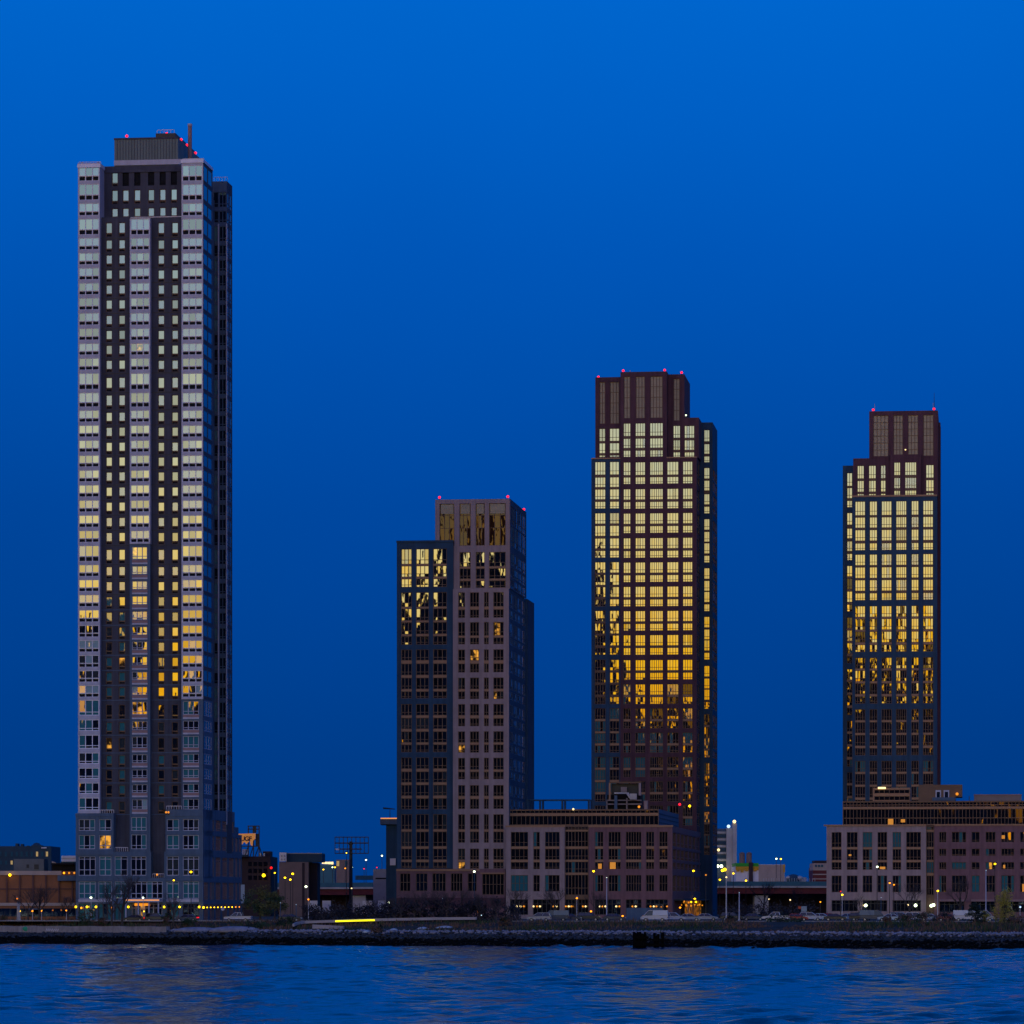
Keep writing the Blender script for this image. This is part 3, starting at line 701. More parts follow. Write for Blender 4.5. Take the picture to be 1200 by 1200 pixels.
for px in (619, 633, 659, 690):
    for dy in (0, 6): pg.box(B.S(px, yq)-.22, B.S(px, yq)+.22, yq+dy-.2, yq+dy+.2, st, B.Z(937.6, 0, yq)-.003, 'navy')
ph = B.mb('roof_plant'); y = 8
Z = lambda py: B.Z(py, 0, y); X = lambda px: B.S(px, y)
ph.box(X(711), X(750), y+1, y+8, st, Z(931), 'black', top='roof')
ph.box(X(713.6), X(751.4), y-.3, y+1, Z(917.6), Z(916), 'bronze_d'); ph.box(X(713.6), X(715.6), y-.3, y+.6, Z(937), Z(917.6), 'bronze'); ph.box(X(748.6), X(751.2), y-.3, y+.6, Z(932), Z(917.6), 'tan')
ph.box(X(716), X(748), y+1.2, y+6, Z(931), Z(918.2), 'steel')
ph.box(X(710.6), X(752), y-.4, y+.2, Z(938.4), Z(937), 'tan_d'); ph.box(X(710.6), X(752), y-.4, y+.2, Z(943), Z(941.4), 'tan_d')
ph.box(X(710.6), X(712), y-.4, y+.2, st, Z(937), 'tan_d'); ph.box(X(734), X(735.6), y-.6, y+.2, st, Z(935), 'tan_d')
ph.box(X(720.4), X(723.6), y-1, y, st, Z(932), 't1_panel'); ph.box(X(720.4), X(736), y-1.2, y-.6, Z(930), Z(928.6), 'galv')
ph.tube((X(735.6), y-.9, Z(929.4)), (X(739), y-.9, Z(935)), .3, .3, 'galv', 6)
ph.box(X(727.6), X(734.4), y-.2, y+1, Z(928), Z(922), 'tan_d')
ph.box(X(738.8), X(746.6), y-1.4, y-.6, Z(937), Z(930), 'concrete'); ph.box(X(755), X(759), y-.6, y+.6, st, Z(938.2), 'tan')
wall_lamp(B.root, B.S(672, 3), 3, B.Z(948, 0, 3), 'warm_w', .24); wall_lamp(B.root, B.S(749, 7), 7, B.Z(945.4, 0, 7), 'amber_dim', .3)
wall_lamp(B.root, B.S(808.4, 40), 40, B.Z(944.6, 0, 40), 'yellow', .28); wall_lamp(B.root, B.S(796.6, 40), 40, B.Z(942.6, 0, 40), 'red', .3)
for px in (605.6, 610, 614, 625.4, 629.4, 632.8, 648.8, 652, 663.2, 666.6, 670, 683.2, 686.4, 703, 706, 709.6, 722.2, 726, 741.2, 745, 762.4, 766.2, 769.2, 781.8):
    wall_lamp(B.root, B.S(px), -.05, zz(1062.2), 'warm_w' if px % 7 < 4 else 'amber_dim', .2)
def lit_rect(Bx, p0, p1, t, b, m='g_lit', dv=0, zf=None):
    g = MB(); g.mbox(Bx.front(dv), Bx.S(p0, dv), Bx.S(p1, dv), zf(b), zf(t), .12, .2, m); o = g.build('lit_window', Bx.root); o['label'] = 'small lit window glowing orange'
for (a, b, t, u) in ((701, 705, 1012, 1018), (714.6, 721.4, 1010.4, 1018.2)): lit_rect(B, a, b, t, u, 'lit_rm', 0, zz)
B.finish()

# ================================================================== PODIUM 4 : right-hand block
P4 = Bld('podium_building', 'right-hand street block, tan bay and rosy brick wing running out of the picture', 'building', 1085, 885, None, 66)
B = P4
ws = []
for (a, b, n) in ((974.6, 986.2, 3), (992.4, 1005, 3), (1011, 1022.2, 3), (1028.4, 1039.6, 3), (1046, 1056, 3), (1062, 1079.2, 4)):
    ws += [(a, b, [(975, 992.8), (995, 1008), (1010.2, 1019.2)], dict(KP, nx=n)), (a, b, [(1026, 1045.6)], dict(KP, nx=n, tr=[.5]))]
for (a, b, n) in ((974.6, 1005, 6), (1011, 1039.6, 6), (1046, 1079.2, 7)): ws.append((a, b, [(1055, 1068)], dict(KS, nx=n)))
l0, l1, zb, zt, z5 = B.block('tan_bay', 968.6, 1085.2, 967.2, None, 0, 60, 'tan', ws, pxr=1085)
B.block('glazed_link', 1085.3, 1094.7, 968, None, .8, 58, 'bronze_d', [(1085.8, 1094.3, [(969, 972.6), (975, 992.8), (995, 1008), (1010, 1023), (1026, 1049)], dict(Km, nx=3))], pxr=1085)
KB = dict(KP, fm='bronze_d', each=1)
ws = []
for (a, b, n) in ((1100.6, 1109, 3), (1115.4, 1132.2, 4), (1138.6, 1148, 2), (1155, 1166.6, 3), (1173.4, 1188.6, 4), (1195.4, 1207, 3), (1213, 1228, 4)):
    ws += [(a, b, [(975, 987), (994.6, 1003), (1010.4, 1018.8)], dict(KB, nx=n, tr=[.2])), (a, b, [(1026, 1045.4)], dict(KB, nx=n, tr=[.5]))]
for (a, b, n) in ((1101, 1130, 5), (1138, 1166, 5), (1173, 1207, 5)): ws.append((a, b, [(1056, 1069)], dict(KS, nx=n, each=1)))
r0, r1, _, _, _ = B.block('brick_bay', 1094.8, 1236, 966.6, None, 0, 60, 'plum_l', ws, pxr=1085)
w = B.mb('brick_bay'); w.mbox(B.front(0), r0-.05, r1, z5(967.6), z5(965.8), -.2, .4, 'bronze')
for (a, b) in ((1101, 1130), (1138, 1166), (1173, 1207)): w.mbox(B.front(0), B.S(a), B.S(b), z5(1056.4), z5(1054), -1.2, -.01, 't1_span')
B.mb('tan_bay').mbox(B.front(0), l0-.6, l1, z5(968), z5(966.2), -.2, .4, 'bronze')
s0, s1, sb, st, sz = B.block('top_storey', 987.4, 1236, 938.6, 967.4, 3.5, 50, 'bronze_d', [(987.8, 1235.6, [(939.6, 945.8), (947.8, 966.4)], dict(Kt, nx=60, tr=[.42], sm='bronze'))], pxr=1085)
y = 9.; Z = lambda py: B.Z(py, 0, y); X = lambda px: B.S(px, y)
ph = B.mb('roof_pavilion')
Kq = dict(nx=7, tr=[], bw=.14, fm='bronze_d', tm='bronze', gl=[('g_still', 1)], d=.15, jit=.003)
B.block('roof_pavilion', 1023, 1066.6, 923, 939, y, 12, 'bronze', [(1024.4, 1066, [(925, 930), (932.6, 938)], dict(Kq, sm='bronze'))], pxr=1085)
db = B.mb('roof_penthouse'); y2 = 6.
Z2 = lambda py: B.Z(py, 0, y2); X2 = lambda px: B.S(px, y2)
db.box(X2(1076.6), X2(1119.6), y2, y2+12, st, Z2(919.6), 'bronze_d', top='roof'); db.box(X2(1119.6), X2(1127.6), y2+.01, y2+12, Z2(933.8), Z2(919.61), 'bronze_d', top='roof')
for (a, b) in ((1096.4, 1102.8), (1105.8, 1112.4)):
    db.box(X2(a), X2(b), y2-.15, y2-.01, Z2(938), Z2(926), 'w_lav'); db.box(X2(a+1.4), X2(b-1.4), y2-.2, y2-.15, Z2(938), Z2(928), 'g_side')
db.box(X2(1092.6), X2(1119), y2-1.2, y2-1.1, Z2(938.4), Z2(934.6), 't1_panel')
tb = B.mb('roof_plant_box'); tb.box(X(1141.4), X(1197), y, y+14, st, Z(931.2), 'tan_d', top='roof'); tb.box(X(1141), X(1197.4), y-.15, y+.5, Z(932.6), Z(931), 't1_span')
tb.box(X(1135.4), X(1136.2), y, y+.3, st, Z(933), 'steel')
lp = MB(); lp.box(X(1029), X(1038), y-.6, y-.2, Z(924.4), Z(922.2), 'warm_w'); lp.build('roof_lamp', B.root)
wall_lamp(B.root, X2(1121.6), y2-.2, Z2(930.6), 'amber_dim', .34)
for (a, b, t, u, m) in ((1040.6, 1046.8, 959.4, 966.2, 'lit_rm'), (1055.6, 1060.6, 960, 963.6, 'lit_rm')): lit_rect(B, a, b, t, u, m, 3.4, sz)
for (a, b, t, u) in ((1173.8, 1177.6, 979, 983), (1175.6, 1178, 1013.6, 1017.6), (1198, 1206, 1036, 1045), (1031, 1037.4, 1015.6, 1018.4), (994.6, 997.6, 1001, 1003)): lit_rect(B, a, b, t, u, 'lit_rm', 0, z5)
for (px, py, m) in ((1014.6, 1061, 'white_l'), (1073, 1061, 'white_l'), (1091.4, 1061.4, 'white_l'), (1094, 1060.6, 'white_l'), (1012, 1061, 'warm_w'), (1064, 1060.6, 'warm_w')):
    wall_lamp(B.root, B.S(px), -.3, z5(py), m, .36 if m == 'white_l' else .2)
B.finish()

# ================================================================== background buildings
M['brick_o'] = mat('orange_brick', (.22, .095, .05), .85, var=.15)
M['brick_pier'] = mat('dark_brick_pier', (.10, .05, .05), .85, var=.15)
M['cream'] = mat('cream_band', (.34, .28, .26), .8, var=.15)
M['far_blue'] = mat('dark_blue_facade', (.02, .05, .085), .8, var=.2)
M['far_grey'] = mat('grey_metal_siding', (.10, .115, .13), .7, var=.2)
M['far_brown'] = mat('brown_grey_masonry', (.17, .125, .125), .85, var=.15)
M['far_dark'] = mat('sooty_brick_and_shade', (.035, .025, .035), .9, var=.2)
M['white_p'] = mat('white_paint', (.62, .60, .66), .6, var=.1)
M['silver'] = mat('silver_cladding', (.30, .31, .36), .5, var=.15)
M['sign_o'] = emis('backlit_orange_sign', (.62, .25, .06), .42)
M['letter'] = mat('sign_lettering', (.05, .02, .04), .7, var=0)
M['green_p'] = mat('green_paint', (.02, .30, .03), .6, var=.1)
M['yellow_p'] = mat('yellow_paint', (.50, .27, .02), .6, var=.1)
M['teal_s'] = mat('teal_steel', (.03, .12, .17), .6, var=.15)
M['red_s'] = mat('dark_red_steel', (.10, .012, .022), .6, var=.2)
M['win_f'] = glass('far_window_glass', (.03, .10, .14), ior=1.8)
M['win_w'] = emis('far_window_lit', (.9, .6, .2), .22)
def far_box(mb, px0, px1, pyt, pyb, Y, depth, m, top='roof', zb=None):
    a, b = at(px0, pyt, Y), at(px1, pyb if pyb else 1078, Y)
    mb.box(a.x, b.x, Y, Y+depth, (b.z if pyb else gz(a.x, Y)-.5) if zb is None else zb, a.z, m, top=top)
def thing(name, label, cat, px, Y, group=None):
    a = at(px, 1050, Y); return empty(name, (a.x, Y, gz(a.x, Y)), label, cat, 0, group)
def part(root, name, mb, **kw):
    ro = root.location
    mb.v = [(x-ro.x, y-ro.y, z-ro.z) for (x, y, z) in mb.v]
    return mb.build(name, root, **kw)

# low orange brick building at the left edge
Y = 835.; r = thing('brick_warehouse', 'low orange brick hall left of the tallest tower, dark piers under a cream band', 'building', 30, Y)
w = MB(); far_box(w, -30, 88.4, 1021, None, Y, 30, 'brick_o')
for px in (-9, 8, 23, 38.6, 53.6, 69, 84.6): far_box(w, px-.8, px+.8, 1025.4, 1058, Y-.35, .36, 'brick_pier')
far_box(w, -30, 88, 1041, 1042.4, Y-.2, .21, 'brick_pier')
part(r, 'wall', w)
w = MB(); far_box(w, -30, 72, 1020.6, 1025.4, Y-.3, .31, 'cream'); far_box(w, -30, 88, 1058, 1061.6, Y-.3, .31, 'cream'); part(r, 'cream_band', w)
w = MB(); far_box(w, -30, 88, 1064.5, 1074, Y-.12, .11, 'g_side'); part(r, 'shopfront', w)
w = MB(); far_box(w, 67.4, 88.2, 1025.8, 1032.2, Y-1.4, 1.3, 't1_panel'); part(r, 'canopy', w)
w = MB(); far_box(w, 16, 51.4, 1006.6, 1020.8, Y+5, 8, 'far_grey'); far_box(w, 31, 34, 1013, 1017, Y+4.9, .09, 'steel'); far_box(w, 40, 45.4, 1013, 1018.6, Y+4.9, .09, 'steel'); part(r, 'roof_plant_room', w)
w = MB(); far_box(w, 60.6, 88.2, 1013.6, 1020.6, Y+2, 12, 'black'); a, b, c = at(60.6, 1013.4, Y+2), at(60.6, 1008.6, Y+2), at(70, 1013.4, Y+2)
w.poly([tuple(a), tuple(c), tuple(b)], 'cream'); w.box(a.x, at(88, 1013, Y+2).x, Y+1, Y+14, a.z, a.z+.35, 'black'); part(r, 'roof_shed', w)
for (px, m) in ((75, 'orange'), (81, 'amber_dim'), (87, 'amber_dim')):
    w = MB(); p = at(px, 1023, Y-1.6); w.ball(p, .22, m, 8); part(r, 'wall_lamp', w)
w = MB(); p = at(11.6, 1025.4, Y-1); w.ball(p, .28, 'yellow', 8); w.box(p.x-.06, p.x+.06, Y-.9, Y-.1, p.z+.3, p.z+.42, 'steel'); part(r, 'wall_lamp', w)
w = MB(); far_box(w, 33, 48, 1064.6, 1066, Y-3, 2.8, 't1_panel'); part(r, 'door_awning', w)
# dark blue apartment block behind it
Y = 1120.; r = thing('apartment_block', 'dark blue apartment block with rooftop bumps behind the orange hall', 'building', 30, Y)
w = MB(); far_box(w, -30, 59, 991.6, None, Y, 25, 'far_blue'); far_box(w, 59, 60, 993, None, Y, 20, 'far_blue'); part(r, 'wall', w)
w = MB(); far_box(w, 18, 21, 988.4, 992, Y+3, 4, 'far_blue'); far_box(w, 24, 26.6, 989, 992, Y+3, 4, 'far_blue'); far_box(w, 31, 33, 991, 993, Y+3, 4, 'far_blue')
p = at(43, 992, Y+6); w.ball((p.x, p.y, p.z-.3), 1.4, 'far_blue', 12); far_box(w, 36.6, 49, 990.6, 992, Y+3, 4, 'far_blue'); far_box(w, 48.4, 54.6, 993, 994.2, Y-.4, .3, 'white_p'); part(r, 'roof_housing', w)
rr_ = random.Random(3)
for row, (t, b) in enumerate(((998, 1003.6), (1008.6, 1013))):
    for k in range(13):
        px = -18+k*6+rr_.uniform(-.6, .6)
        if row and px > 14: continue
        w = MB(); far_box(w, px, px+2.4, t, b, Y-.1, .09, 'win_w' if rr_.random() < .1 else 'win_f'); part(r, 'window', w)
# white rooftop box
Y = 900.; r = thing('roof_container', 'white ribbed box on a dark roof just left of the tallest tower', 'container', 80, Y)
w = MB(); far_box(w, 72, 88.6, 1002.8, 1009.6, Y, 3, 'white_p'); far_box(w, 71, 89, 1009.6, None, Y+.2, 8, 'far_blue'); far_box(w, 72, 88.6, 1005.4, 1006, Y-.15, .14, 'silver'); part(r, 'box_body', w)
# sooty mill and the orange sign right of tower 1
Y = 1000.; r = thing('mill_building', 'sooty brick mill right of the tallest tower, below the torn orange roof sign', 'building', 298, Y)
w = MB(); far_box(w, 270, 317, 1003.6, None, Y, 30, 'far_dark'); far_box(w, 308, 317.2, 997.6, 1003.6, Y+1, 8, 'far_dark'); far_box(w, 270, 289.6, 1001.6, 1004, Y-2, 4, 'far_blue'); part(r, 'wall', w)
w = MB(); far_box(w, 283.8, 290.4, 995, 1002, Y+3, 4, 'silver'); far_box(w, 303, 306, 999.6, 1003.4, Y+2, 3, 'galv'); far_box(w, 308.6, 310.4, 1000, 1003.4, Y-.5, 1, 'galv'); part(r, 'roof_tank', w)
for k in range(4):
    for row in range(3):
        w = MB(); far_box(w, 291+k*6, 295+k*6, 1010+row*8, 1015+row*8, Y-.1, .09, 'g_still'); part(r, 'window', w)
w = MB(); p = at(309, 1025.8, Y-2); w.ball(p, .42, 'yellow', 8); part(r, 'wall_lamp', w); w = MB(); p = at(317.8, 1017, Y-.5); w.ball(p, .35, 'tail', 6); part(r, 'wall_lamp', w)
Y = 990.; r = thing('roof_sign', 'torn orange billboard with dark letters on a black steel frame, above the sooty mill', 'sign', 288, Y)
w = MB()
pts = [(274, 977.2), (299.4, 976.6), (299.2, 983), (296.6, 985), (295.8, 991.4), (293.6, 990), (293, 985), (290.8, 987), (289, 989.4), (286, 986.4), (284, 989.6), (280, 987), (274, 986)]
f_ = [tuple(at(x, y, Y)) for (x, y) in pts]; bk = [(x, y+.25, z) for (x, y, z) in f_]
w.poly(f_[::-1], 'sign_o'); w.poly(bk, 'steel')
for i in range(len(f_)): j = (i+1) % len(f_); w.quad(f_[i], f_[j], bk[j], bk[i], 'sign_o')
part(r, 'sign_board', w)
def letters(txt, loc, size, m, root, name='lettering'):
    cu = bpy.data.curves.new('txt', 'FONT'); cu.body = txt; cu.size = size; cu.extrude = .04; cu.offset = .05
    t = bpy.data.objects.new('txt', cu); COL.objects.link(t); dg = bpy.context.evaluated_depsgraph_get()
    me = bpy.data.meshes.new_from_object(t.evaluated_get(dg)); bpy.data.objects.remove(t)
    me.materials.clear(); me.materials.append(M[m]); o = bpy.data.objects.new(name, me); COL.objects.link(o)
    o.parent = root; o.location = Vector(loc)-root.location; o.rotation_euler = (math.pi/2, 0, 0); return o
for (ch, px) in (('U', 281.8), ('G', 286.6), ('F', 291.6)):
    letters(ch, at(px, 985.4, Y-.06), 1.55, 'letter', r)
w = MB()
for px in (291, 297, 303.6): p, q = at(px, 1003.6, Y+1), at(px, 967.8, Y+1); w.box(p.x-.13, p.x+.13, Y+1, Y+1.3, p.z, q.z, 'steel')
for py in (968, 971.6, 977.5, 984, 991.6):
    p, q = at(278 if py > 974 else 290, py, Y+1), at(304, py, Y+1); w.box(p.x, q.x, Y+1.31, Y+1.5, p.z-.12, p.z+.12, 'steel')
for (a_, b_, c_, d_) in ((296, 968, 300.4, 976), (299.6, 978, 303.6, 991)): far_box(w, a_, c_, b_, d_, Y+.9, .08, 'steel')
for (x0, y0, x1, y1) in ((297, 991, 293, 1003.6), (303.6, 991, 307.4, 1003.6), (303.6, 991, 299, 1003.6), (291, 991, 287, 1003.6)): w.tube(at(x0, y0, Y+1.1), at(x1, y1, Y+2.5), .12, .12, 'steel', 5)
part(r, 'steel_frame', w)
# brown-grey block with white roof box
Y = 985.; r = thing('office_block', 'squat brown-grey block with a dark roof storey and a white box on its corner', 'building', 350, Y)
w = MB(); far_box(w, 327, 361.6, 1010.2, None, Y, 22, 'far_brown'); far_box(w, 354, 357, 1011, None, Y-.06, .05, 'far_dark'); part(r, 'wall', w)
w = MB(); far_box(w, 335, 377, 1000.4, 1010.1, Y+1, 18, 'far_blue'); far_box(w, 335, 377, 999.6, 1000.6, Y+.9, 18, 'cream'); part(r, 'roof_storey', w)
w = MB(); far_box(w, 327.4, 335.6, 999, 1009.4, Y-.5, 4, 'white_p')
for (a, b) in ((329.4, 1002), (332.6, 1002), (329.4, 1006), (332.6, 1006)): far_box(w, a, a+1.6, b, b+2.2, Y-.6, .09, 'silver')
part(r, 'white_roof_box', w)
w = MB(); far_box(w, 361.6, 372, 1011, None, Y+3, 14, 'far_dark'); part(r, 'side_wing', w)
# glowing sign strip and small orange-lit flats far behind
Y = 1500.; r = thing('lit_hall', 'far hall with a row of warm white letters glowing along its roof edge', 'building', 384, Y)
w = MB(); far_box(w, 364, 392, 1013, None, Y, 20, 'teal_s'); part(r, 'wall', w); w = MB()
for k in range(8): far_box(w, 377.4+k*1.7, 378.6+k*1.7, 1010-.1*(k % 2), 1012.2+.1*k, Y-.3, .25, 'warm_w')
part(r, 'glowing_roof_sign', w)
Y = 1450.; r = thing('apartment_block', 'small far block with a golden lit side, left of the billboard mast', 'building', 402, Y)
w = MB(); far_box(w, 394, 410, 1007.4, None, Y, 15, 'far_brown'); far_box(w, 394.4, 397.6, 1009, 1015, Y-.2, .15, 'win_w'); far_box(w, 404.4, 407, 1009, 1015, Y-.2, .15, 'win_f'); part(r, 'wall', w)
# billboard skeleton
Y = 1010.; r = thing('billboard_mast', 'bare billboard skeleton of black steel on one mast, left of the navy slab', 'billboard', 411, Y)
w = MB()
for py, (a, b), h in ((981, (392.4, 432), .22), (988, (393, 432), .3), (995, (398, 424), .3), (1000, (392.4, 432), .22)):
    p, q = at(a, py, Y), at(b, py, Y); w.box(p.x, q.x, Y, Y+.4, p.z-h/2, p.z+h/2, 'steel')
for k in range(9):
    px = 392.6+k*4.9; p, q = at(px, 1000.3, Y), at(px, 980.7, Y); w.box(p.x-.08, p.x+.08, Y-.2, Y-.02, p.z, q.z, 'steel')
part(r, 'lattice', w)
w = MB(); w.tube((at(411, 0, Y).x, Y+.9, gz(0, Y)), (at(411, 0, Y).x, Y+.9, at(411, 986, Y).z), .5, .4, 'steel', 10); w.poly([tuple(at(x, y, Y+.42)) for (x, y) in ((407.6, 988.2), (411, 993), (414.4, 988.2))], 'steel'); part(r, 'mast', w)
w = MB(); far_box(w, 392.4, 398, 994.4, 996, Y-.2, .4, 'white_p'); part(r, 'sign_remnant', w)
# control-tower like silo behind the navy slab
Y = 960.; r = thing('water_tower_block', 'navy stair tower with an overhanging lit cap, half hidden behind the navy slab', 'tower', 458, Y)
w = MB(); far_box(w, 452.4, 475, 966, None, Y, 12, 'navy'); part(r, 'shaft', w)
w = MB(); far_box(w, 445.4, 480, 959.6, 966, Y-1, 14, 't1_panel'); part(r, 'cap', w); w = MB(); far_box(w, 446, 480, 958.4, 959.6, Y-1.2, 13, 'canopy_l'); part(r, 'lit_cornice', w)
w = MB(); p, q = at(457, 958.4, Y+3), at(457, 947.6, Y+3); w.tube(p, q, .09, .06, 'steel', 5); p = at(449, 947, Y+3); w.tube(p, at(463, 948.2, Y+3), .22, .1, 'steel', 6); part(r, 'antenna', w)
w = MB(); far_box(w, 457, 463.6, 1006, 1014, Y-.4, .3, 'white_p'); part(r, 'white_sign', w)
# tan shed
Y = 1040.; r = thing('flat_roof_shed', 'flat tan shed with a dark slot of windows, left of the navy slab', 'building', 450, Y)
w = MB(); far_box(w, 437.4, 480, 1018.4, None, Y, 14, 'cream'); part(r, 'wall', w); w = MB(); far_box(w, 440, 480, 1028.6, 1030.2, Y-.1, .09, 'black'); part(r, 'window', w)
w = MB(); far_box(w, 416.4, 437.3, 1026, 1031, Y+2, 8, 'teal_s'); part(r, 'side_shed', w)
# grey silo tower right of tower 3
Y = 1250.; r = thing('concrete_plant_tower', 'slim grey twin-finned tower with white lamps on top, right of the plum tower', 'tower', 855, Y)
w = MB(); far_box(w, 851.4, 858.4, 970.4, None, Y, 8, 'silver'); far_box(w, 858.6, 863.4, 964.6, None, Y-.5, 8, 'silver'); part(r, 'fin', w)
w = MB(); far_box(w, 826, 851.3, 971, None, Y+2, 14, 't1_panel')
for k in range(5): far_box(w, 826, 851.2, 974.4+k*8, 977+k*8, Y+1.6, .3, 'silver')
for k in range(5): far_box(w, 826, 850.8, 978.4+k*8, 981+k*8, Y+1.7, .2, 'navy')
part(r, 'striped_wing', w)
for (px, py, m, rr0) in ((853.8, 968.4, 'cool', .55), (860.6, 962.8, 'warm_w', .55), (842, 996, 'warm_w', .45), (841, 1015, 'white_l', .5), (845.4, 1015, 'white_l', .5), (849.4, 1019, 'yellow', .5), (846.6, 1020, 'yellow', .42)):
    w = MB(); w.ball(at(px, py, Y-1.3), rr0, m, 8); part(r, 'lamp', w)
Y = 1300.
for (px, lab) in ((869.6, 'left of the two rusty silos above the green striped hall'), (877.8, 'right of the two rusty silos above the green striped hall')):
    r = thing('silo', lab, 'silo', px, Y, 'rusty silos'); w = MB(); p = at(px, 1000, Y); R_ = .9
    w.tube((p.x, Y, gz(p.x, Y)), (p.x, Y, p.z), R_, R_, 'far_brown', 14); part(r, 'silo_body', w, smooth=False); w = MB(); w.tube((p.x, Y, p.z), (p.x, Y, p.z+.4), R_*1.02, R_*.4, 'far_brown', 14); part(r, 'silo_cap', w)
Y = 1220.; r = thing('striped_hall', 'white hall banded in green and yellow behind the right-hand viaduct', 'building', 892, Y)
w = MB(); far_box(w, 862, 919.6, 1013, None, Y, 24, 'white_p'); far_box(w, 889, 919.4, 1013.4, 1034, Y-.05, .04, 'cream'); part(r, 'wall', w)
w = MB(); far_box(w, 862, 889, 1011.4, 1015.4, Y-.3, 20, 'green_p'); part(r, 'green_band', w)
w = MB(); far_box(w, 862, 889, 1015.5, 1019.6, Y-.3, .25, 'yellow_p'); far_box(w, 918, 920, 1013, 1022, Y-.3, .25, 'yellow_p')
for k, h in enumerate((1.6, 2.6, 1, 2.2, 1.4)): far_box(w, 863+k*5, 866.4+k*5, 1019.6, 1019.6+h, Y-.3, .25, 'yellow_p')
part(r, 'yellow_band', w)
w = MB(); far_box(w, 877.6, 882.4, 1010.6, None, Y-.6, .28, 'far_dark'); part(r, 'dark_pilaster', w)
Y = 1500.; r = thing('domed_hall', 'low dark dome over pale shed roofs, far right behind the viaduct', 'building', 930, Y)
w = MB(); p = at(929.6, 1030, Y); w.ball((p.x, p.y, p.z-.3), 2.7, 'far_blue', 16, .78); part(r, 'dome', w)
w = MB(); far_box(w, 920.6, 945, 1028, None, Y+3, 8, 'silver'); p = at(937, 1029, Y-1); w.ball(p, 1.3, 'silver', 12, .7); p = at(924, 1028.4, Y-1); w.ball(p, 1., 'silver', 12, .7); part(r, 'shed', w)
Y = 1150.; r = thing('brick_office', 'small cream-topped red brick block peeping out left of the right-hand street block', 'building', 962, Y)
w = MB(); far_box(w, 952.6, 992, 1017, None, Y, 16, 'red_s'); part(r, 'wall', w); w = MB(); far_box(w, 952.4, 992, 1011.6, 1020, Y-.1, 12, 'cream'); far_box(w, 954.6, 992, 1008.4, 1011.5, Y+1, 10, 'far_dark'); part(r, 'cream_storey', w)
for k in range(3):
    w = MB(); far_box(w, 955+k*3.6, 957.4+k*3.6, 1013.4, 1016, Y-.25, .14, 'win_f'); part(r, 'window', w)
w = MB(); far_box(w, 952.4, 992, 1024, 1025.4, Y-.2, .19, 'cream'); far_box(w, 952.4, 992, 1029.4, 1030.6, Y-.2, .19, 'cream'); part(r, 'band', w)

# viaduct across the background
Y = 1090.; r = thing('viaduct', 'elevated highway with teal barrier over dark red girders, crossing behind the towers', 'viaduct', 700, Y)
def vz(px): return at(px, 1036.5 if px < 600 else 1034, Y).z
w, b, g = MB(), MB(), MB()
xs_ = [at(p, 1050, Y).x for p in (280, 340, 400, 470, 600, 700, 840, 900, 990)]
hs = [at(p, q, Y).z for p, q in ((280, 1035), (340, 1034.4), (400, 1034.4), (470, 1034), (600, 1034), (700, 1034), (840, 1033), (900, 1033), (990, 1033))]
for i in range(len(xs_)-1):
    for (mb_, dz0, dz1, y0, y1, m) in ((b, -1.2, 0, Y, Y+.3, 'teal_s'), (b, -1.2, 0, Y+11.7, Y+12, 'teal_s'), (w, -1.7, -1.21, Y-.15, Y+12.1, 'concrete'), (g, -3.3, -1.71, Y+.5, Y+1.1, 'red_s'), (g, -3.3, -1.71, Y+6, Y+6.5, 'red_s'), (g, -3.3, -1.71, Y+10.8, Y+11.4, 'red_s')):
        n0 = len(mb_.v); x0, x1 = xs_[i], xs_[i+1]; z0, z1 = hs[i], hs[i+1]
        mb_.v += [(x0, y0, z0+dz0), (x1, y0, z1+dz0), (x1, y1, z1+dz0), (x0, y1, z0+dz0), (x0, y0, z0+dz1), (x1, y0, z1+dz1), (x1, y1, z1+dz1), (x0, y1, z0+dz1)]
        for q in ((0,1,5,4),(1,2,6,5),(2,3,7,6),(3,0,4,7),(4,5,6,7),(3,2,1,0)): mb_.f.append(tuple(n0+i_ for i_ in q)); mb_.m.append(m)
part(r, 'deck', w); part(r, 'barrier', b); part(r, 'girder', g)
for px in (305, 420, 560, 690, 780, 893, 980):
    w = MB(); p = at(px, 1050, Y); w.box(p.x-1.9, p.x+1.9, Y+1.5, Y+10.5, GZ-.5, hs[0]-3.31, 'concrete'); part(r, 'pier', w)
w = MB(); w.box(xs_[0], xs_[-1], Y+13, Y+13.5, GZ-.5, hs[0]-2.4, 'far_dark'); part(r, 'dark_backing_sheet', w)  # added dark sheet, stands in for the gloom under the deck
w = MB()
for px in range(895, 958, 3): p = at(px, 1033, Y); w.box(p.x-.05, p.x+.05, Y+.05, Y+.15, p.z+.003, p.z+.9, 'galv')
part(r, 'guard_rail', w)
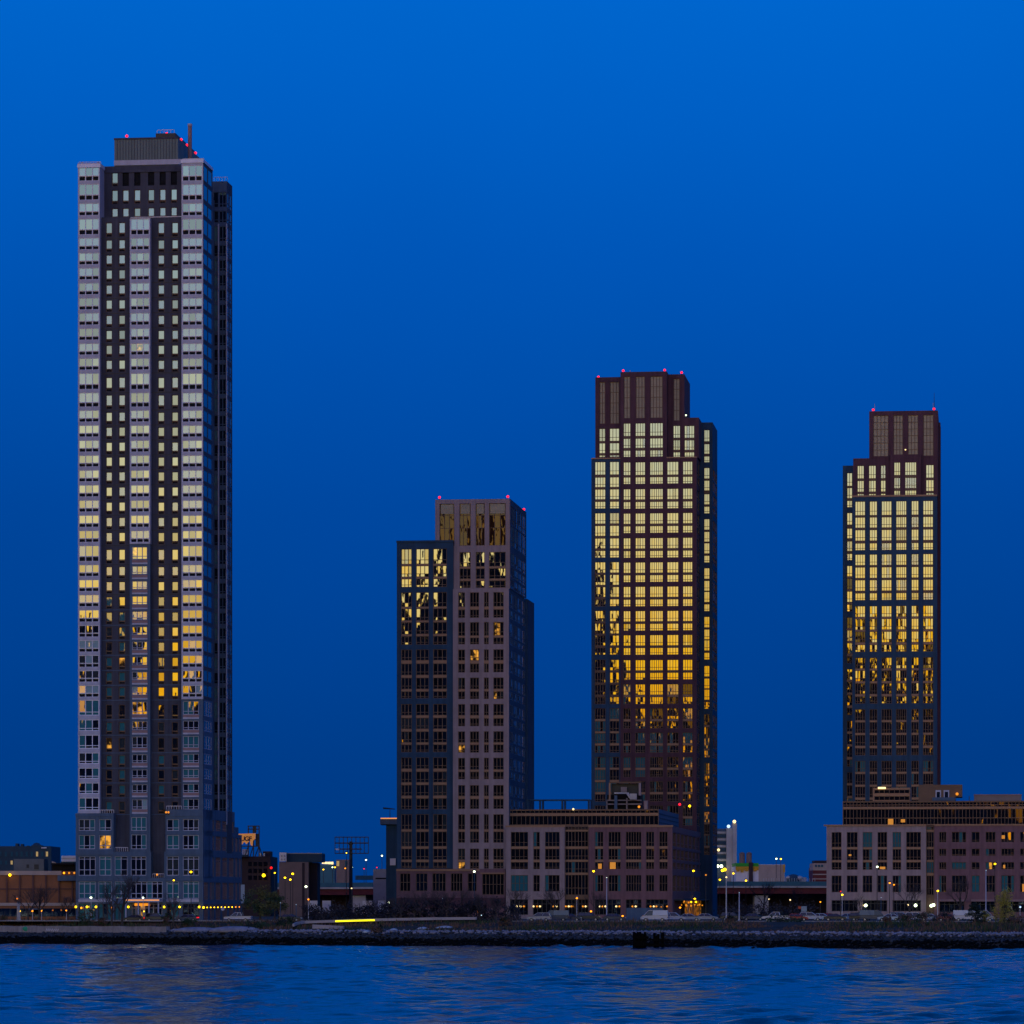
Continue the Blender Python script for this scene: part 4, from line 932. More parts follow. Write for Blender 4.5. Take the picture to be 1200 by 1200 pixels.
# ================================================================== setting: river, land, street
def water_mat():
    m, nt, b = newmat('river_water')
    b.inputs['Base Color'].default_value = (.001, .044, .105, 1); b.inputs['Roughness'].default_value = .10; b.inputs['IOR'].default_value = 1.33
    tc = nt.nodes.new('ShaderNodeTexCoord'); mp = nt.nodes.new('ShaderNodeMapping'); mp.inputs['Scale'].default_value = (.6, 1, 1)
    nt.links.new(tc.outputs['Object'], mp.inputs['Vector'])
    b.inputs['Specular Tint'].default_value = (.12, .68, 1, 1)
    no = nt.nodes.new('ShaderNodeTexNoise'); no.inputs['Scale'].default_value = 1.6; no.inputs['Detail'].default_value = 3
    nt.links.new(mp.outputs[0], no.inputs['Vector'])
    bp = nt.nodes.new('ShaderNodeBump'); bp.inputs['Distance'].default_value = .10; bp.inputs['Strength'].default_value = 1
    nt.links.new(no.outputs['Fac'], bp.inputs['Height']); nt.links.new(bp.outputs[0], b.inputs['Normal'])
    return m
M['water'] = water_mat()
import numpy as np
def river():
    gx = np.arange(-170, 170.1, .62); gy = np.concatenate([np.arange(270, 480, .5), np.arange(480, 815, .8)]); nx_, ny_ = len(gx), len(gy)
    X, Y = np.meshgrid(gx, gy); Zw = np.zeros_like(X); r = np.random.RandomState(6)
    for k in range(46):
        lam = 1.7*(9/1.7)**r.rand(); an = r.normal(.25, .55); kx, ky = math.sin(an)*2*math.pi/lam, math.cos(an)*2*math.pi/lam
        Zw += .0074*lam**.9*np.sin(kx*X+ky*Y+r.rand()*6.28+.9*np.sin(.021*X*r.normal()+.017*Y*r.normal()+r.rand()*6))
    patch = .8+.32*np.sin(.031*X+.9*np.sin(.02*Y))*np.sin(.043*Y+1.3*np.sin(.017*X+2))
    edge = np.clip(np.minimum(np.minimum(X+170, 170-X)/12, np.minimum(Y-270, 815-Y)/12), 0, 1)
    Zw = Zw*patch*edge
    V = np.stack([X, Y, Zw], -1).reshape(-1, 3)
    i = np.arange(ny_*nx_).reshape(ny_, nx_); Q = np.stack([i[:-1, :-1], i[:-1, 1:], i[1:, 1:], i[1:, :-1]], -1).reshape(-1, 4)
    x0, x1, y0, y1 = gx[0], gx[-1], gy[0], gy[-1]; n = len(V)
    E = np.array([(-9000, -2600, 0), (9000, -2600, 0), (9000, 1500, 0), (-9000, 1500, 0), (x0, y0, 0), (x1, y0, 0), (x1, y1, 0), (x0, y1, 0)], float)
    Q = np.concatenate([Q, n+np.array([(0, 1, 5, 4), (1, 2, 6, 5), (2, 3, 7, 6), (3, 0, 4, 7)])]); V = np.concatenate([V, E])
    me = bpy.data.meshes.new('river'); me.vertices.add(len(V)); me.vertices.foreach_set('co', V.astype(np.float32).ravel())
    me.loops.add(Q.size); me.loops.foreach_set('vertex_index', Q.ravel().astype(np.int32)); me.polygons.add(len(Q)); me.polygons.foreach_set('loop_start', np.arange(0, Q.size, 4, dtype=np.int32))
    me.polygons.foreach_set('use_smooth', np.ones(len(Q), bool)); me.update(); me.validate(); me.materials.append(M['water'])
    o = bpy.data.objects.new('river', me); COL.objects.link(o); tag(o, 'broad blue river with low ripples across the foreground', 'water', kind='structure')
river()
M['soil'] = mat('bank_soil_and_turf', (.030, .024, .020), .95, var=.5, scale=.5)
M['asphalt'] = mat('asphalt', (.045, .045, .05), .85, var=.2)
M['pave'] = mat('pavement_concrete', (.24, .23, .23), .85, var=.15)
T2v = _t; w = MB(); rn = random.Random(5)
ts = list(range(-1600, -120, 120))+list(range(-120, 420, 6))+list(range(420, 1800, 120))+[9000]; ts = [-9000]+ts
ds = [-60, -6, 0, 2, 4, 7, 9, 12, 15, 18, 22, 28, 34, 60, 400, 30000]
nn = len(ds)
for t in ts:
    for d in ds:
        q = SA+T2v*t+SN*d; z = prof(d)
        if 2 < d < 28 and -300 < t < 500: z += rn.uniform(-.14, .14)
        w.v.append((q.x, q.y, z))
for i in range(len(ts)-1):
    for j in range(nn-1): w.f.append((i*nn+j, (i+1)*nn+j, (i+1)*nn+j+1, i*nn+j+1)); w.m.append('soil')
tag(w.build('ground'), 'far bank with turf and soil sloping up from the river', 'ground', kind='structure')
def gridstrip(name, x0, y0, u0, u1, v0, v1, z, m, label, cat):
    w = MB(); P = lambda u, v: (x0+u*C_+v*S_, y0-u*S_+v*C_, z)
    w.quad(P(u0, v0), P(u1, v0), P(u1, v1), P(u0, v1), m); tag(w.build(name), label, cat, kind='structure')
gridstrip('road', -80, 813, -400, 420, -5, 5, GZ+.004, 'asphalt', 'waterfront street', 'road')
gridstrip('parking_lot', -80, 813, 66, 400, 5.2, 78, GZ+.004, 'asphalt', 'asphalt parking lot in front of the street blocks', 'road')
w = MB()
def kerb(u0, u1, v0, v1, h=.13):
    P = lambda u, v, z: (-80+u*C_+v*S_, 813-u*S_+v*C_, z)
    n = len(w.v); z0 = GZ-.05; z1 = GZ+h
    w.v += [P(u, v, z) for z in (z0, z1) for (u, v) in ((u0, v0), (u1, v0), (u1, v1), (u0, v1))]
    for q in ((0,1,5,4),(1,2,6,5),(2,3,7,6),(3,0,4,7),(4,5,6,7)): w.f.append(tuple(n+i for i in q)); w.m.append('pave')
kerb(-400, 64, 5, 9.5); kerb(-400, 420, -8, -5.05); kerb(66, 400, 78.1, 82)
tag(w.build('pavement'), 'pale concrete pavements along the waterfront street', 'pavement', kind='structure')

# ------------------------------------------------------------------ stone revetment
M['stone'] = mat('riprap_stone', (.21, .21, .25), .9, spec=.1, var=.35, scale=.8)
M['stone_w'] = mat('wet_weedy_stone', (.004, .005, .006), .95, spec=.05, var=.4, scale=.8)
M['stone_m'] = mat('damp_stone', (.035, .045, .06), .9, spec=.1, var=.4, scale=.8)
w = MB(); rn = random.Random(9)
def rock(w, c, r, m, rn):
    k = len(w.v); ax = [rn.uniform(.7, 1.3) for _ in range(3)]; rot = rn.uniform(0, 6.28)
    base = [(1,0,0),(-1,0,0),(0,1,0),(0,-1,0),(0,0,1),(0,0,-1),(.62,.62,.5),(-.62,.62,.5),(.62,-.62,.5),(-.62,-.62,.5)]
    for (x, y, z) in base:
        j = rn.uniform(.8, 1.15); x, y, z = x*ax[0]*j, y*ax[1]*j, z*ax[2]*j*.8
        w.v.append((c[0]+r*(x*math.cos(rot)-y*math.sin(rot)), c[1]+r*(x*math.sin(rot)+y*math.cos(rot)), c[2]+r*z))
    for q in ((4,6,7),(4,7,9),(4,9,8),(4,8,6),(0,2,6),(2,7,6),(2,1,7),(1,9,7),(1,3,9),(3,8,9),(3,0,8),(0,6,8),(5,2,0),(5,1,2),(5,3,1),(5,0,3)):
        w.f.append(tuple(k+i for i in q)); w.m.append(m)
for t in range(-30, 2560):
    tt = t*.1*1.0-20
    for _ in range(4):
        d = rn.uniform(-.6, 8.2 if tt > 34 else 5.6); q = SA+T2v*(tt+rn.uniform(-.3, .3))+SN*d; z = prof(d)
        mt = 'stone_w' if z < 1.3+rn.uniform(-.2, .2) else ('stone_m' if z < 2.3+rn.uniform(-.3, .3) or tt < 34 else 'stone')
        rock(w, (q.x, q.y, z+.1), rn.uniform(.2, .44), mt, rn)
tag(w.build('riprap'), 'band of grey boulders along the waterline, black with weed at its foot', 'boulders', kind='stuff')
# scrub on the bank
def leafmat(name, c): return mat(name, c, .8, var=.3, scale=.6)
M['lf_brown'] = leafmat('dry_brown_stalks', (.13, .075, .05)); M['lf_green'] = leafmat('dull_green_leaf', (.03, .055, .02)); M['lf_olive'] = leafmat('olive_leaf', (.09, .085, .02))
M['lf_dark'] = leafmat('dark_evergreen_leaf', (.012, .022, .014)); M['lf_black'] = leafmat('dark_bare_brush', (.016, .014, .018)); M['lf_willow'] = leafmat('willow_leaf', (.34, .28, .04)); M['bark'] = mat('grey_bark', (.06, .05, .045), .9, var=.3); M['twig'] = mat('bare_twigs', (.05, .042, .045), .9, var=.3)
w = MB(); rn = random.Random(12)
from mathutils import noise as _n
for _ in range(24000):
    tt = rn.uniform(-25, 240); d = rn.uniform(7.6, 25); q = SA+T2v*tt+SN*d
    k = _n.noise((q.x*.07, q.y*.12, 3.1)); 
    if k < -.4 and d > 9: continue
    h = rn.uniform(.25, .95)*(1+1.0*k); h = max(.15, h); a = rn.uniform(0, 3.14); wd = rn.uniform(.05, .16); lx, ly = rn.uniform(-.3, .3), rn.uniform(-.3, .3)
    m = 'lf_brown' if (_n.noise((q.x*.05+9, q.y*.3, 1))+rn.uniform(-.3, .3)) > -.05 else 'lf_green'
    z = prof(d)-.1; n = len(w.v)
    w.v += [(q.x-wd*math.cos(a), q.y-wd*math.sin(a), z), (q.x+wd*math.cos(a), q.y+wd*math.sin(a), z), (q.x+lx, q.y+ly, z+h)]; w.f.append((n, n+1, n+2)); w.m.append(m)
tag(w.build('bank_scrub'), 'dry brown and green weeds covering the bank above the boulders', 'weeds', kind='stuff')

# ------------------------------------------------------------------ trees and shrubs
def branch(w, p, d, L, r, depth, rn, m, spread=.6, n=2):
    q = p+d*L; w.tube(p, q, r, r*.62, m, 5 if r > .05 else 3, cap=False)
    if depth == 0: return
    for k in range(n+(rn.random() < .6)):
        nd = (d+Vector((rn.uniform(-1, 1), rn.uniform(-1, 1), rn.uniform(-.35, .75)))*spread).normalized()
        branch(w, p+d*L*rn.uniform(.45, 1), nd, L*rn.uniform(.6, .85), r*.58, depth-1, rn, m, spread, n)
def bare_tree(px, Y, h, label, seed, depth=6, group='bare trees along the far bank', tw='twig'):
    a = at(px, 1050, Y); root = empty('bare_tree', (a.x, Y, gz(a.x, Y)-.1), label, 'tree', 0, group); rn = random.Random(seed)
    t = MB(); t.tube((0, 0, 0), (0, 0, h*.3), h*.022, h*.017, 'bark', 7); t.build('trunk', root)
    c = MB()
    for k in range(4):
        ang = k*1.57+rn.uniform(-.4, .4); d = Vector((math.cos(ang)*.6, math.sin(ang)*.6, 1)).normalized()
        branch(c, Vector((0, 0, h*rn.uniform(.22, .3))), d, h*.24, h*.014, depth, rn, tw)
    c.build('crown', root); return root
def leafy(px, Y, w_, h, label, seed, m1, m2, n=1600, kind='leafy_tree', cat='tree', trunk=.25, droop=0., group='trees and shrubs on the far bank', lsz=.22):
    a = at(px, 1050, Y); root = empty(kind, (a.x, Y, gz(a.x, Y)-.1), label, cat, 0, group); rn = random.Random(seed)
    t = MB(); t.tube((0, 0, 0), (0, 0, h*.6), h*.03+.05, h*.012+.02, 'bark', 7)
    c = MB(); cl = []
    for k in range(22):
        th, zz_ = rn.uniform(0, 6.28), rn.random(); rr = w_*.5*math.sqrt(rn.random())*(1-.5*abs(zz_-.4)*1.3)
        cl.append((rr*math.cos(th), rr*math.sin(th), h*(trunk+(1-trunk)*zz_*.95), rn.uniform(.12, .26)*max(w_, h*.6)*.8, rn.random()))
        if k < 8: t.tube((0, 0, h*rn.uniform(.15, .5)), cl[-1][:3], h*.012+.02, .02, 'bark', 4, cap=False)
    t.build('trunk', root)
    for k in range(n):
        x, y, z, r_, cc = rn.choice(cl); v = Vector((rn.gauss(0, 1), rn.gauss(0, 1), rn.gauss(0, .8)))*r_*.5
        p = Vector((x, y, z))+v
        if droop: p.z -= droop*rn.random()*h*.5
        if p.z < .05: p.z = rn.uniform(.05, .5)
        s = rn.uniform(.6, 1.3)*lsz; e1 = Vector((rn.gauss(0, 1), rn.gauss(0, 1), rn.gauss(0, 1)-droop)).normalized()*s; e2 = e1.orthogonal().normalized()*s*(.35 if droop else .6)
        c.quad(tuple(p-e1), tuple(p+e2), tuple(p+e1), tuple(p-e2), m1 if cc < .6 else m2)
    c.build('crown', root); return root
bare_tree(131, 797, 10.2, 'bare dark tree before the left part of the tallest tower', 1)
bare_tree(143, 799, 12.4, 'tallest bare tree in front of the tower entrance, left of its canopy', 2)
bare_tree(33, 812, 8.5, 'bare spreading tree before the orange brick hall', 3)
bare_tree(46, 814, 9.5, 'thin bare tree in front of the second and third piers of the orange hall', 4)
bare_tree(203, 799, 7, 'small bare tree right of the entrance canopy', 5)
bare_tree(80, 813, 6.5, 'low bare tree at the corner between orange hall and tallest tower', 6)
for i, (px, Y, h, lab) in enumerate(((470, 792, 6.2, 'leftmost bare tree of the thicket under the navy slab'), (486, 796, 6.8, 'dense bare tree under the left windows of the navy slab plinth'), (504, 800, 7.5, 'tall bare tree of the thicket beside the blue-lit post'), (524, 796, 6.8, 'bare tree of the thicket below the joint of navy and tan slabs'),
    (545, 800, 7.2, 'bare tree of the thicket left of the tall white street lamp'), (563, 795, 6.4, 'bare tree of the thicket right of the tall white street lamp'), (582, 792, 5.8, 'bare tree at the right end of the thicket beside the tan bay'), (456, 800, 5.4, 'low bare tree below the white pole light left of the thicket'), (436, 806, 5.6, 'bare sapling behind the left half of the pale parapet'))):
    bare_tree(px, Y, h, lab, 20+i, 6)
bare_tree(650, 842, 8.4, 'bare tree in front of the right edge of the tan bay', 40); bare_tree(606, 838, 7.4, 'bare tree before the left pier of the tan bay', 41)
bare_tree(700, 838, 6.6, 'slight bare tree before the rosy bay of the middle block', 46)
bare_tree(1066, 838, 9, 'bare tree before the widest window of the right tan bay', 42); bare_tree(1126, 836, 10, 'bare tree before the rosy wing, behind the dark evergreen', 43)
bare_tree(1008, 840, 6, 'small bare tree before the left windows of the right tan bay', 44); bare_tree(895, 1000, 10, 'bare tree against the viaduct pier', 45); bare_tree(935, 1000, 8, 'bare tree under the viaduct, left of the right block', 47)
leafy(305, 812, 6.6, 7.2, 'olive leafed tree right of the lamp-lit tower side', 50, 'lf_olive', 'lf_green', 1500)
leafy(322, 822, 5, 5.6, 'smaller olive tree in front of the squat brown-grey block', 51, 'lf_olive', 'lf_green', 1000)
leafy(1177, 748, 4.2, 6.8, 'yellow green willow with hanging twigs near the right edge', 52, 'lf_willow', 'lf_willow', 2800, 'willow_tree', droop=.7, lsz=.17)
leafy(1154, 746, 2.0, 2.6, 'small yellow green bush between evergreen and willow', 53, 'lf_olive', 'lf_willow', 500, 'shrub', 'shrub', .05, lsz=.16)
for i, (px, Y, w_, h, m1, m2, lab) in enumerate(((3, 812, 2.6, 1.9, 'lf_brown', 'lf_olive', 'brown shrub at the left edge of the bank'), (104, 802, 4, 3.6, 'lf_green', 'lf_brown', 'dark shrub below the wall lamps at the left of the tallest tower'), (118, 802, 2.6, 1.8, 'lf_brown', 'lf_green', 'low brown shrub left of the bare trees'), (222, 795, 3.2, 1.5, 'lf_green', 'lf_brown', 'low green shrub in front of the red tail-lit sedan'), (196, 800, 2.4, 2.4, 'lf_brown', 'lf_green', 'brown shrub right of the entrance posts'),
    (592, 772, 3.0, 1.9, 'lf_brown', 'lf_dark', 'round dry shrub right of the end of the pale parapet'), (443, 771, 2.6, 1.6, 'lf_brown', 'lf_dark', 'round dry shrub between the pale boulders'), (855, 766, 2, 1.3, 'lf_brown', 'lf_dark', 'pale dry tuft on the bank beside the pale post'), (1085, 752, 4.6, 1.9, 'lf_brown', 'lf_green', 'broad brown shrub left of the evergreen'), (1062, 760, 4, 1.5, 'lf_brown', 'lf_green', 'low brown shrub below the pale blue sedan'), (1105, 748, 4.4, 2.1, 'lf_brown', 'lf_dark', 'dense brown shrub touching the evergreen'), (1040, 752, 2, 1.2, 'lf_brown', 'lf_brown', 'small reddish dry tuft below the dark van'), (300, 786, 5, 1.4, 'lf_green', 'lf_dark', 'low hedge in front of the long white pickup'), (335, 790, 4, 1.6, 'lf_dark', 'lf_green', 'dark hedge left of the parapet end'), (1190, 744, 3.4, 1.3, 'lf_brown', 'lf_dark', 'brown shrub right of the willow'), (920, 770, 7, 1.2, 'lf_green', 'lf_dark', 'long green hedge in front of the white pickup'))):
    leafy(px, Y, w_, h, lab, 60+i, m1, m2, 480, 'shrub', 'shrub', .02, lsz=.2)
for i, (px, Y, w_, h, lab) in enumerate(((462, 797, 5, 3.4, 'leftmost dark leafless bush under the thicket'), (476, 800, 6, 4.6, 'dark tall bush under the left windows of the navy slab plinth'), (492, 797, 5.5, 4.0, 'dark bush left of the blue-lit post'), (510, 801, 5, 4.4, 'dark bush between the blue-lit post and the slab joint'), (528, 798, 6, 4.4, 'dark bush below the joint of the two slabs'), (546, 800, 6, 4.2, 'dark bush left of the tall white street lamp foot'), (562, 797, 6, 4.2, 'dark bush right of the tall white street lamp foot'), (579, 795, 6, 4.4, 'dark bush below the wide plinth window'), (601, 798, 5.5, 3.4, 'dark bush left of the silver off-roader'), (380, 805, 7, 3.2, 'dark bush behind the left part of the pale parapet'), (402, 806, 7, 3.4, 'dark bush behind the yellow light streak'), (424, 804, 7, 3.0, 'dark bush behind the middle of the pale parapet'), (445, 803, 6, 3.4, 'dark bush below the white pole light'), (366, 810, 5, 3.0, 'dark bush right of the glowing slim pole'), (860, 830, 9, 3.2, 'dark bush behind the two pale poles'), (885, 835, 8, 3.4, 'dark bush in front of the viaduct pier'), (912, 840, 8, 3.2, 'dark bush behind the white pickup'), (940, 842, 8, 3.0, 'dark bush under the right end of the viaduct'))):
    leafy(px, Y, w_, h, lab, 90+i, 'lf_black', 'twig', 900, 'bush', 'bush', .02, lsz=.22)
# evergreen
a = at(1143, 1050, 742); root = empty('evergreen_tree', (a.x, 742, gz(a.x, 742)-.1), 'dark spreading evergreen leaning over the boulders near the right edge', 'tree', 0, 'trees and shrubs on the far bank'); rn = random.Random(77)
t = MB(); t.tube((0, 0, 0), (.2, 0, 4.3), .16, .04, 'bark', 7); c = MB()
for k in range(46):
    z = rn.uniform(.5, 4.3); L = (1-z/5.2)*3.1*rn.uniform(.6, 1.1); an = rn.uniform(0, 6.28); e = Vector((L*math.cos(an)-.2, L*math.sin(an), z+rn.uniform(-.3, .25)))
    t.tube((.04*z, 0, z), tuple(e), .04, .015, 'bark', 4, cap=False)
    for j in range(34):
        p = Vector((.04*z, 0, z)).lerp(e, rn.uniform(.2, 1.05))+Vector((rn.gauss(0, .16), rn.gauss(0, .16), rn.gauss(-.06, .1))); s = rn.uniform(.12, .26)
        e1 = (Vector((math.cos(an), math.sin(an), -.3))+Vector((rn.gauss(0, .6), rn.gauss(0, .6), rn.gauss(0, .5)))).normalized()*s; e2 = e1.orthogonal().normalized()*s*.5
        c.quad(tuple(p-e1), tuple(p+e2), tuple(p+e1), tuple(p-e2), 'lf_dark')
t.build('trunk', root); c.build('crown', root)
# far treeline closing the horizon
w = MB(); rn = random.Random(4)
for k in range(900):
    x = rn.uniform(-420, 420); Yt = rn.uniform(1700, 1900); h = 8+5*_n.noise((x*.02, 0, 5))+rn.uniform(-1.5, 2)
    w.ball((x, Yt, GZ+h*.4), h*.55, 'lf_dark', 7, 1.0, .25, rn)
tag(w.build('distant_treeline'), 'dark far-off mass of trees and low roofs closing the horizon', 'trees', kind='stuff')

# ------------------------------------------------------------------ street lamps
def lamp(px, py, Y, m, label, r=.36, pole='steel', style='post', base=None, group='street lamps on the far bank', pr=.09):
    p = at(px, py, Y); z0 = gz(p.x, Y) if base is None else base
    root = empty('street_lamp', (p.x, Y, z0), label, 'street lamp', 0, group); h = p.z-z0
    t = MB(); t.tube((0, .3, 0), (0, .3, .35), pr*2, pr*1.6, pole, 8); t.tube((0, .3, .35), (0, .3, h+(.35 if style == 'arm' else 0)), pr, pr*.65, pole, 8)
    if style == 'arm': t.tube((0, .3, h+.35), (0, -.25, h+.42), .05, .05, pole, 6)
    t.build('pole', root)
    b = MB()
    if style == 'arm': b.box(-.3, .3, -.42, .1, h+.3, h+.44, pole)
    else: b.tube((0, .3, h+r*.7), (0, .3, h+r*1.05), r*.7, r*.25, pole, 8)
    hd = b.build('lamp_head', root); r *= .58; g = MB(); g.ball((0, -.05 if style == 'arm' else 0, h), r, m, 10, .8); g.build('lamp_globe', hd); return root
L = lamp
L(20, 1053, 816, 'orange', 'amber lamp on a pale pole before the orange hall, leftmost post lamp', .3, 'galv')
L(23.4, 1067.6, 816, 'yellow', 'low yellow lamp beside the leftmost pale pole', .28); L(38, 1067.6, 817, 'orange', 'amber path lamp left of the blue door awning post', .32, 'galv'); L(48.6, 1067.4, 817, 'orange', 'amber path lamp right of the blue door awning', .28, 'galv'); L(77.6, 1067, 815, 'orange', 'amber path lamp at the right end of the orange hall', .28, 'galv')
L(106.6, 1052, 814, 'white_l', 'white street lamp on a pale pole before the left corner of the tallest tower', .42, 'galv'); L(167.6, 1052, 808, 'white_l', 'white street lamp rising in front of the tower entrance canopy', .36, 'galv')
L(203.6, 1031.6, 806, 'yellow', 'yellow street lamp at the second storey right of the canopy', .3, 'steel', 'arm'); L(223.8, 1021.8, 806, 'yellow', 'high yellow street lamp before the right podium bay of the tallest tower', .42, 'steel', 'arm'); L(168.4, 1068, 812, 'yellow', 'low yellow lamp under the entrance canopy', .3)
L(322, 1023, 900, 'yellow', 'yellow pole lamp in the gap left of the squat brown-grey block', .32, 'steel', 'arm'); L(343, 1024, 930, 'yellow', 'upper of the three yellow lamps before the brown-grey block', .48, 'steel', 'arm'); L(334, 1028.6, 930, 'yellow', 'left of the three yellow lamps before the brown-grey block', .42, 'steel', 'arm'); L(340.2, 1030.8, 925, 'yellow', 'lowest of the three yellow lamps before the brown-grey block', .42, 'steel', 'arm')
L(358.6, 1039, 880, 'white_l', 'bright pale yellow lamp at the right edge of the brown-grey block', .5, 'steel', 'arm'); L(361.4, 1054, 806, 'orange', 'amber lamp on a glowing slim pole below the brown-grey block', .3, 'galv'); L(347, 1060, 808, 'cool', 'unlit pale pole with a cross bar left of the amber slim lamp', .12, 't1_panel', pr=.12); L(328.6, 1058, 812, 'cool', 'faint blue pole left of the pale cross-bar pole', .1, 't1_panel', pr=.1)
L(406, 999.6, 1000, 'yellow', 'small yellow lamp hanging before the billboard lattice', .26, 'steel', 'arm'); L(429, 1007.8, 1100, 'white_l', 'white highway lamp right of the billboard mast', .42, 'steel', 'arm'); L(447.6, 1002.8, 1100, 'white_l', 'white highway lamp left of the navy stair tower', .42, 'steel', 'arm'); L(455.8, 1057.6, 850, 'white_l', 'white lamp low in the dark left of the thicket', .32)
for (px, py, m, lab) in ((372.2, 1019, 'cool', 'bluish white highway lamp just right of the dark roof storey'), (379, 1019, 'yellow', 'yellow highway lamp beside the bluish white one'), (389.6, 1016.4, 'white_l', 'pale highway lamp under the far glowing letters'), (392.6, 1016.4, 'yellow', 'yellow highway lamp under the far glowing letters'), (404.6, 1017.6, 'orange', 'amber highway lamp left of the billboard mast'), (412.6, 1016.4, 'white_l', 'white highway lamp touching the billboard mast'), (426.6, 1018.2, 'tail', 'red highway light right of the billboard mast'), (441.6, 1016.6, 'tail', 'bright red light above the flat tan shed')):
    L(px, py, 1095, m, lab, .34, 'steel', 'arm')
L(412, 1041, 870, 'warm_w', 'pale lamp under the left viaduct', .3); L(555.8, 1021.4, 815, 'white_l', 'tall white street lamp in front of the plinth of the tan slab', .42, 'navy', 'arm'); L(518.6, 1053, 802, 'cool', 'short blue-lit post within the thicket', .12, 't1_panel'); L(560.4, 1068.6, 800, 'orange', 'dim amber lamp at the right end of the pale parapet', .3); L(564, 1072.6, 796, 'cool', 'pale blue lamp just below the dim amber one', .22)
L(676, 1052.6, 806, 'orange', 'amber lamp on a pale pole before the glazed link of the middle block', .34, 'galv'); L(695.6, 1021, 870, 'yellow', 'yellow street lamp before the left edge of the rosy bay', .42, 'steel', 'arm'); L(711, 1028.4, 806, 'white_l', 'tall unlit pale pole before the rosy bay', .12, 'w_lav', pr=.13); L(658.2, 1070.2, 803, 'orange', 'amber lamp low behind the dark van', .36); L(692.6, 1068, 806, 'orange', 'amber lamp at the foot of the rosy bay pier', .36); L(729.6, 1073.4, 798, 'orange', 'amber lamp left of the white vans', .34); L(753.8, 1073.8, 800, 'amber_dim', 'dim amber lamp at the nose of the white van', .28)
L(812.6, 1020.6, 880, 'yellow', 'yellow street lamp beside the receding flank of the middle block', .42, 'steel', 'arm'); L(827.2, 1025.4, 890, 'amber_dim', 'amber street lamp further back along the flank of the middle block', .34, 'steel', 'arm'); L(797, 1063.6, 830, 'orange', 'amber lamp at the near corner of the middle block', .36); L(810.6, 1072, 804, 'yellow', 'yellow lamp above the silver hatchback', .3)
L(851.2, 1028, 802, 'warm_w', 'tall warm-lit pole with a cross bar right of the plum tower', .34, 'galv', pr=.14); L(866.4, 1046, 802, 'cool', 'tall pale unlit pole right of the warm-lit pole', .1, 'w_lav', pr=.15); L(859.4, 1023.6, 950, 'yellow', 'yellow highway lamp before the grey finned tower', .4, 'steel', 'arm'); L(843.6, 1031, 930, 'yellow', 'yellow lamp at the edge of the plum tower', .4, 'steel', 'arm'); L(874.2, 1032, 980, 'yellow', 'yellow lamp on the viaduct left of its pier', .42, 'steel', 'arm')
L(909.8, 1006.4, 1100, 'white_l', 'white lamp, left of the pair before the white hall', .45, 'steel', 'arm'); L(915, 1006.6, 1100, 'yellow', 'yellow lamp, right of the pair before the white hall', .42, 'steel', 'arm'); L(901, 1053.6, 900, 'warm_w', 'faint lamp at the viaduct pier', .26); L(926, 1054.6, 900, 'warm_w', 'pale lamp under the viaduct right of its pier', .32); L(961.4, 1057, 880, 'orange', 'amber lamp left of the right-hand block', .3)
L(987, 1048.6, 815, 'yellow', 'amber lamp on a pale pole before the left window of the right tan bay', .36, 'galv'); L(985.2, 1044.6, 860, 'tail', 'small red light just above the amber pole lamp', .26); L(1028, 1015.8, 860, 'white_l', 'white street lamp before the fourth window of the right tan bay', .42, 'steel', 'arm'); L(1042.6, 1034.8, 860, 'orange', 'amber lamp before the fifth window pier of the right tan bay', .34, 'steel', 'arm'); L(1047.6, 1036.8, 860, 'orange', 'smaller amber lamp right of the one before the fifth pier', .28, 'steel', 'arm')
L(1099, 1044, 815, 'yellow', 'amber lamp on a pale pole at the left edge of the rosy wing', .36, 'galv'); L(1166, 1012.4, 860, 'yellow', 'yellow street lamp before the upper windows of the rosy wing', .4, 'steel', 'arm'); L(1155.6, 1020, 800, 'cool', 'tall unlit pale pole with a collar before the rosy wing', .12, 'w_lav', pr=.14); L(1195.6, 1063, 800, 'cool', 'pale lamp at the right edge of the picture', .34, 'galv'); L(1032.6, 1052, 806, 'cool', 'thin blue pole before the right tan bay', .1, 't1_panel')

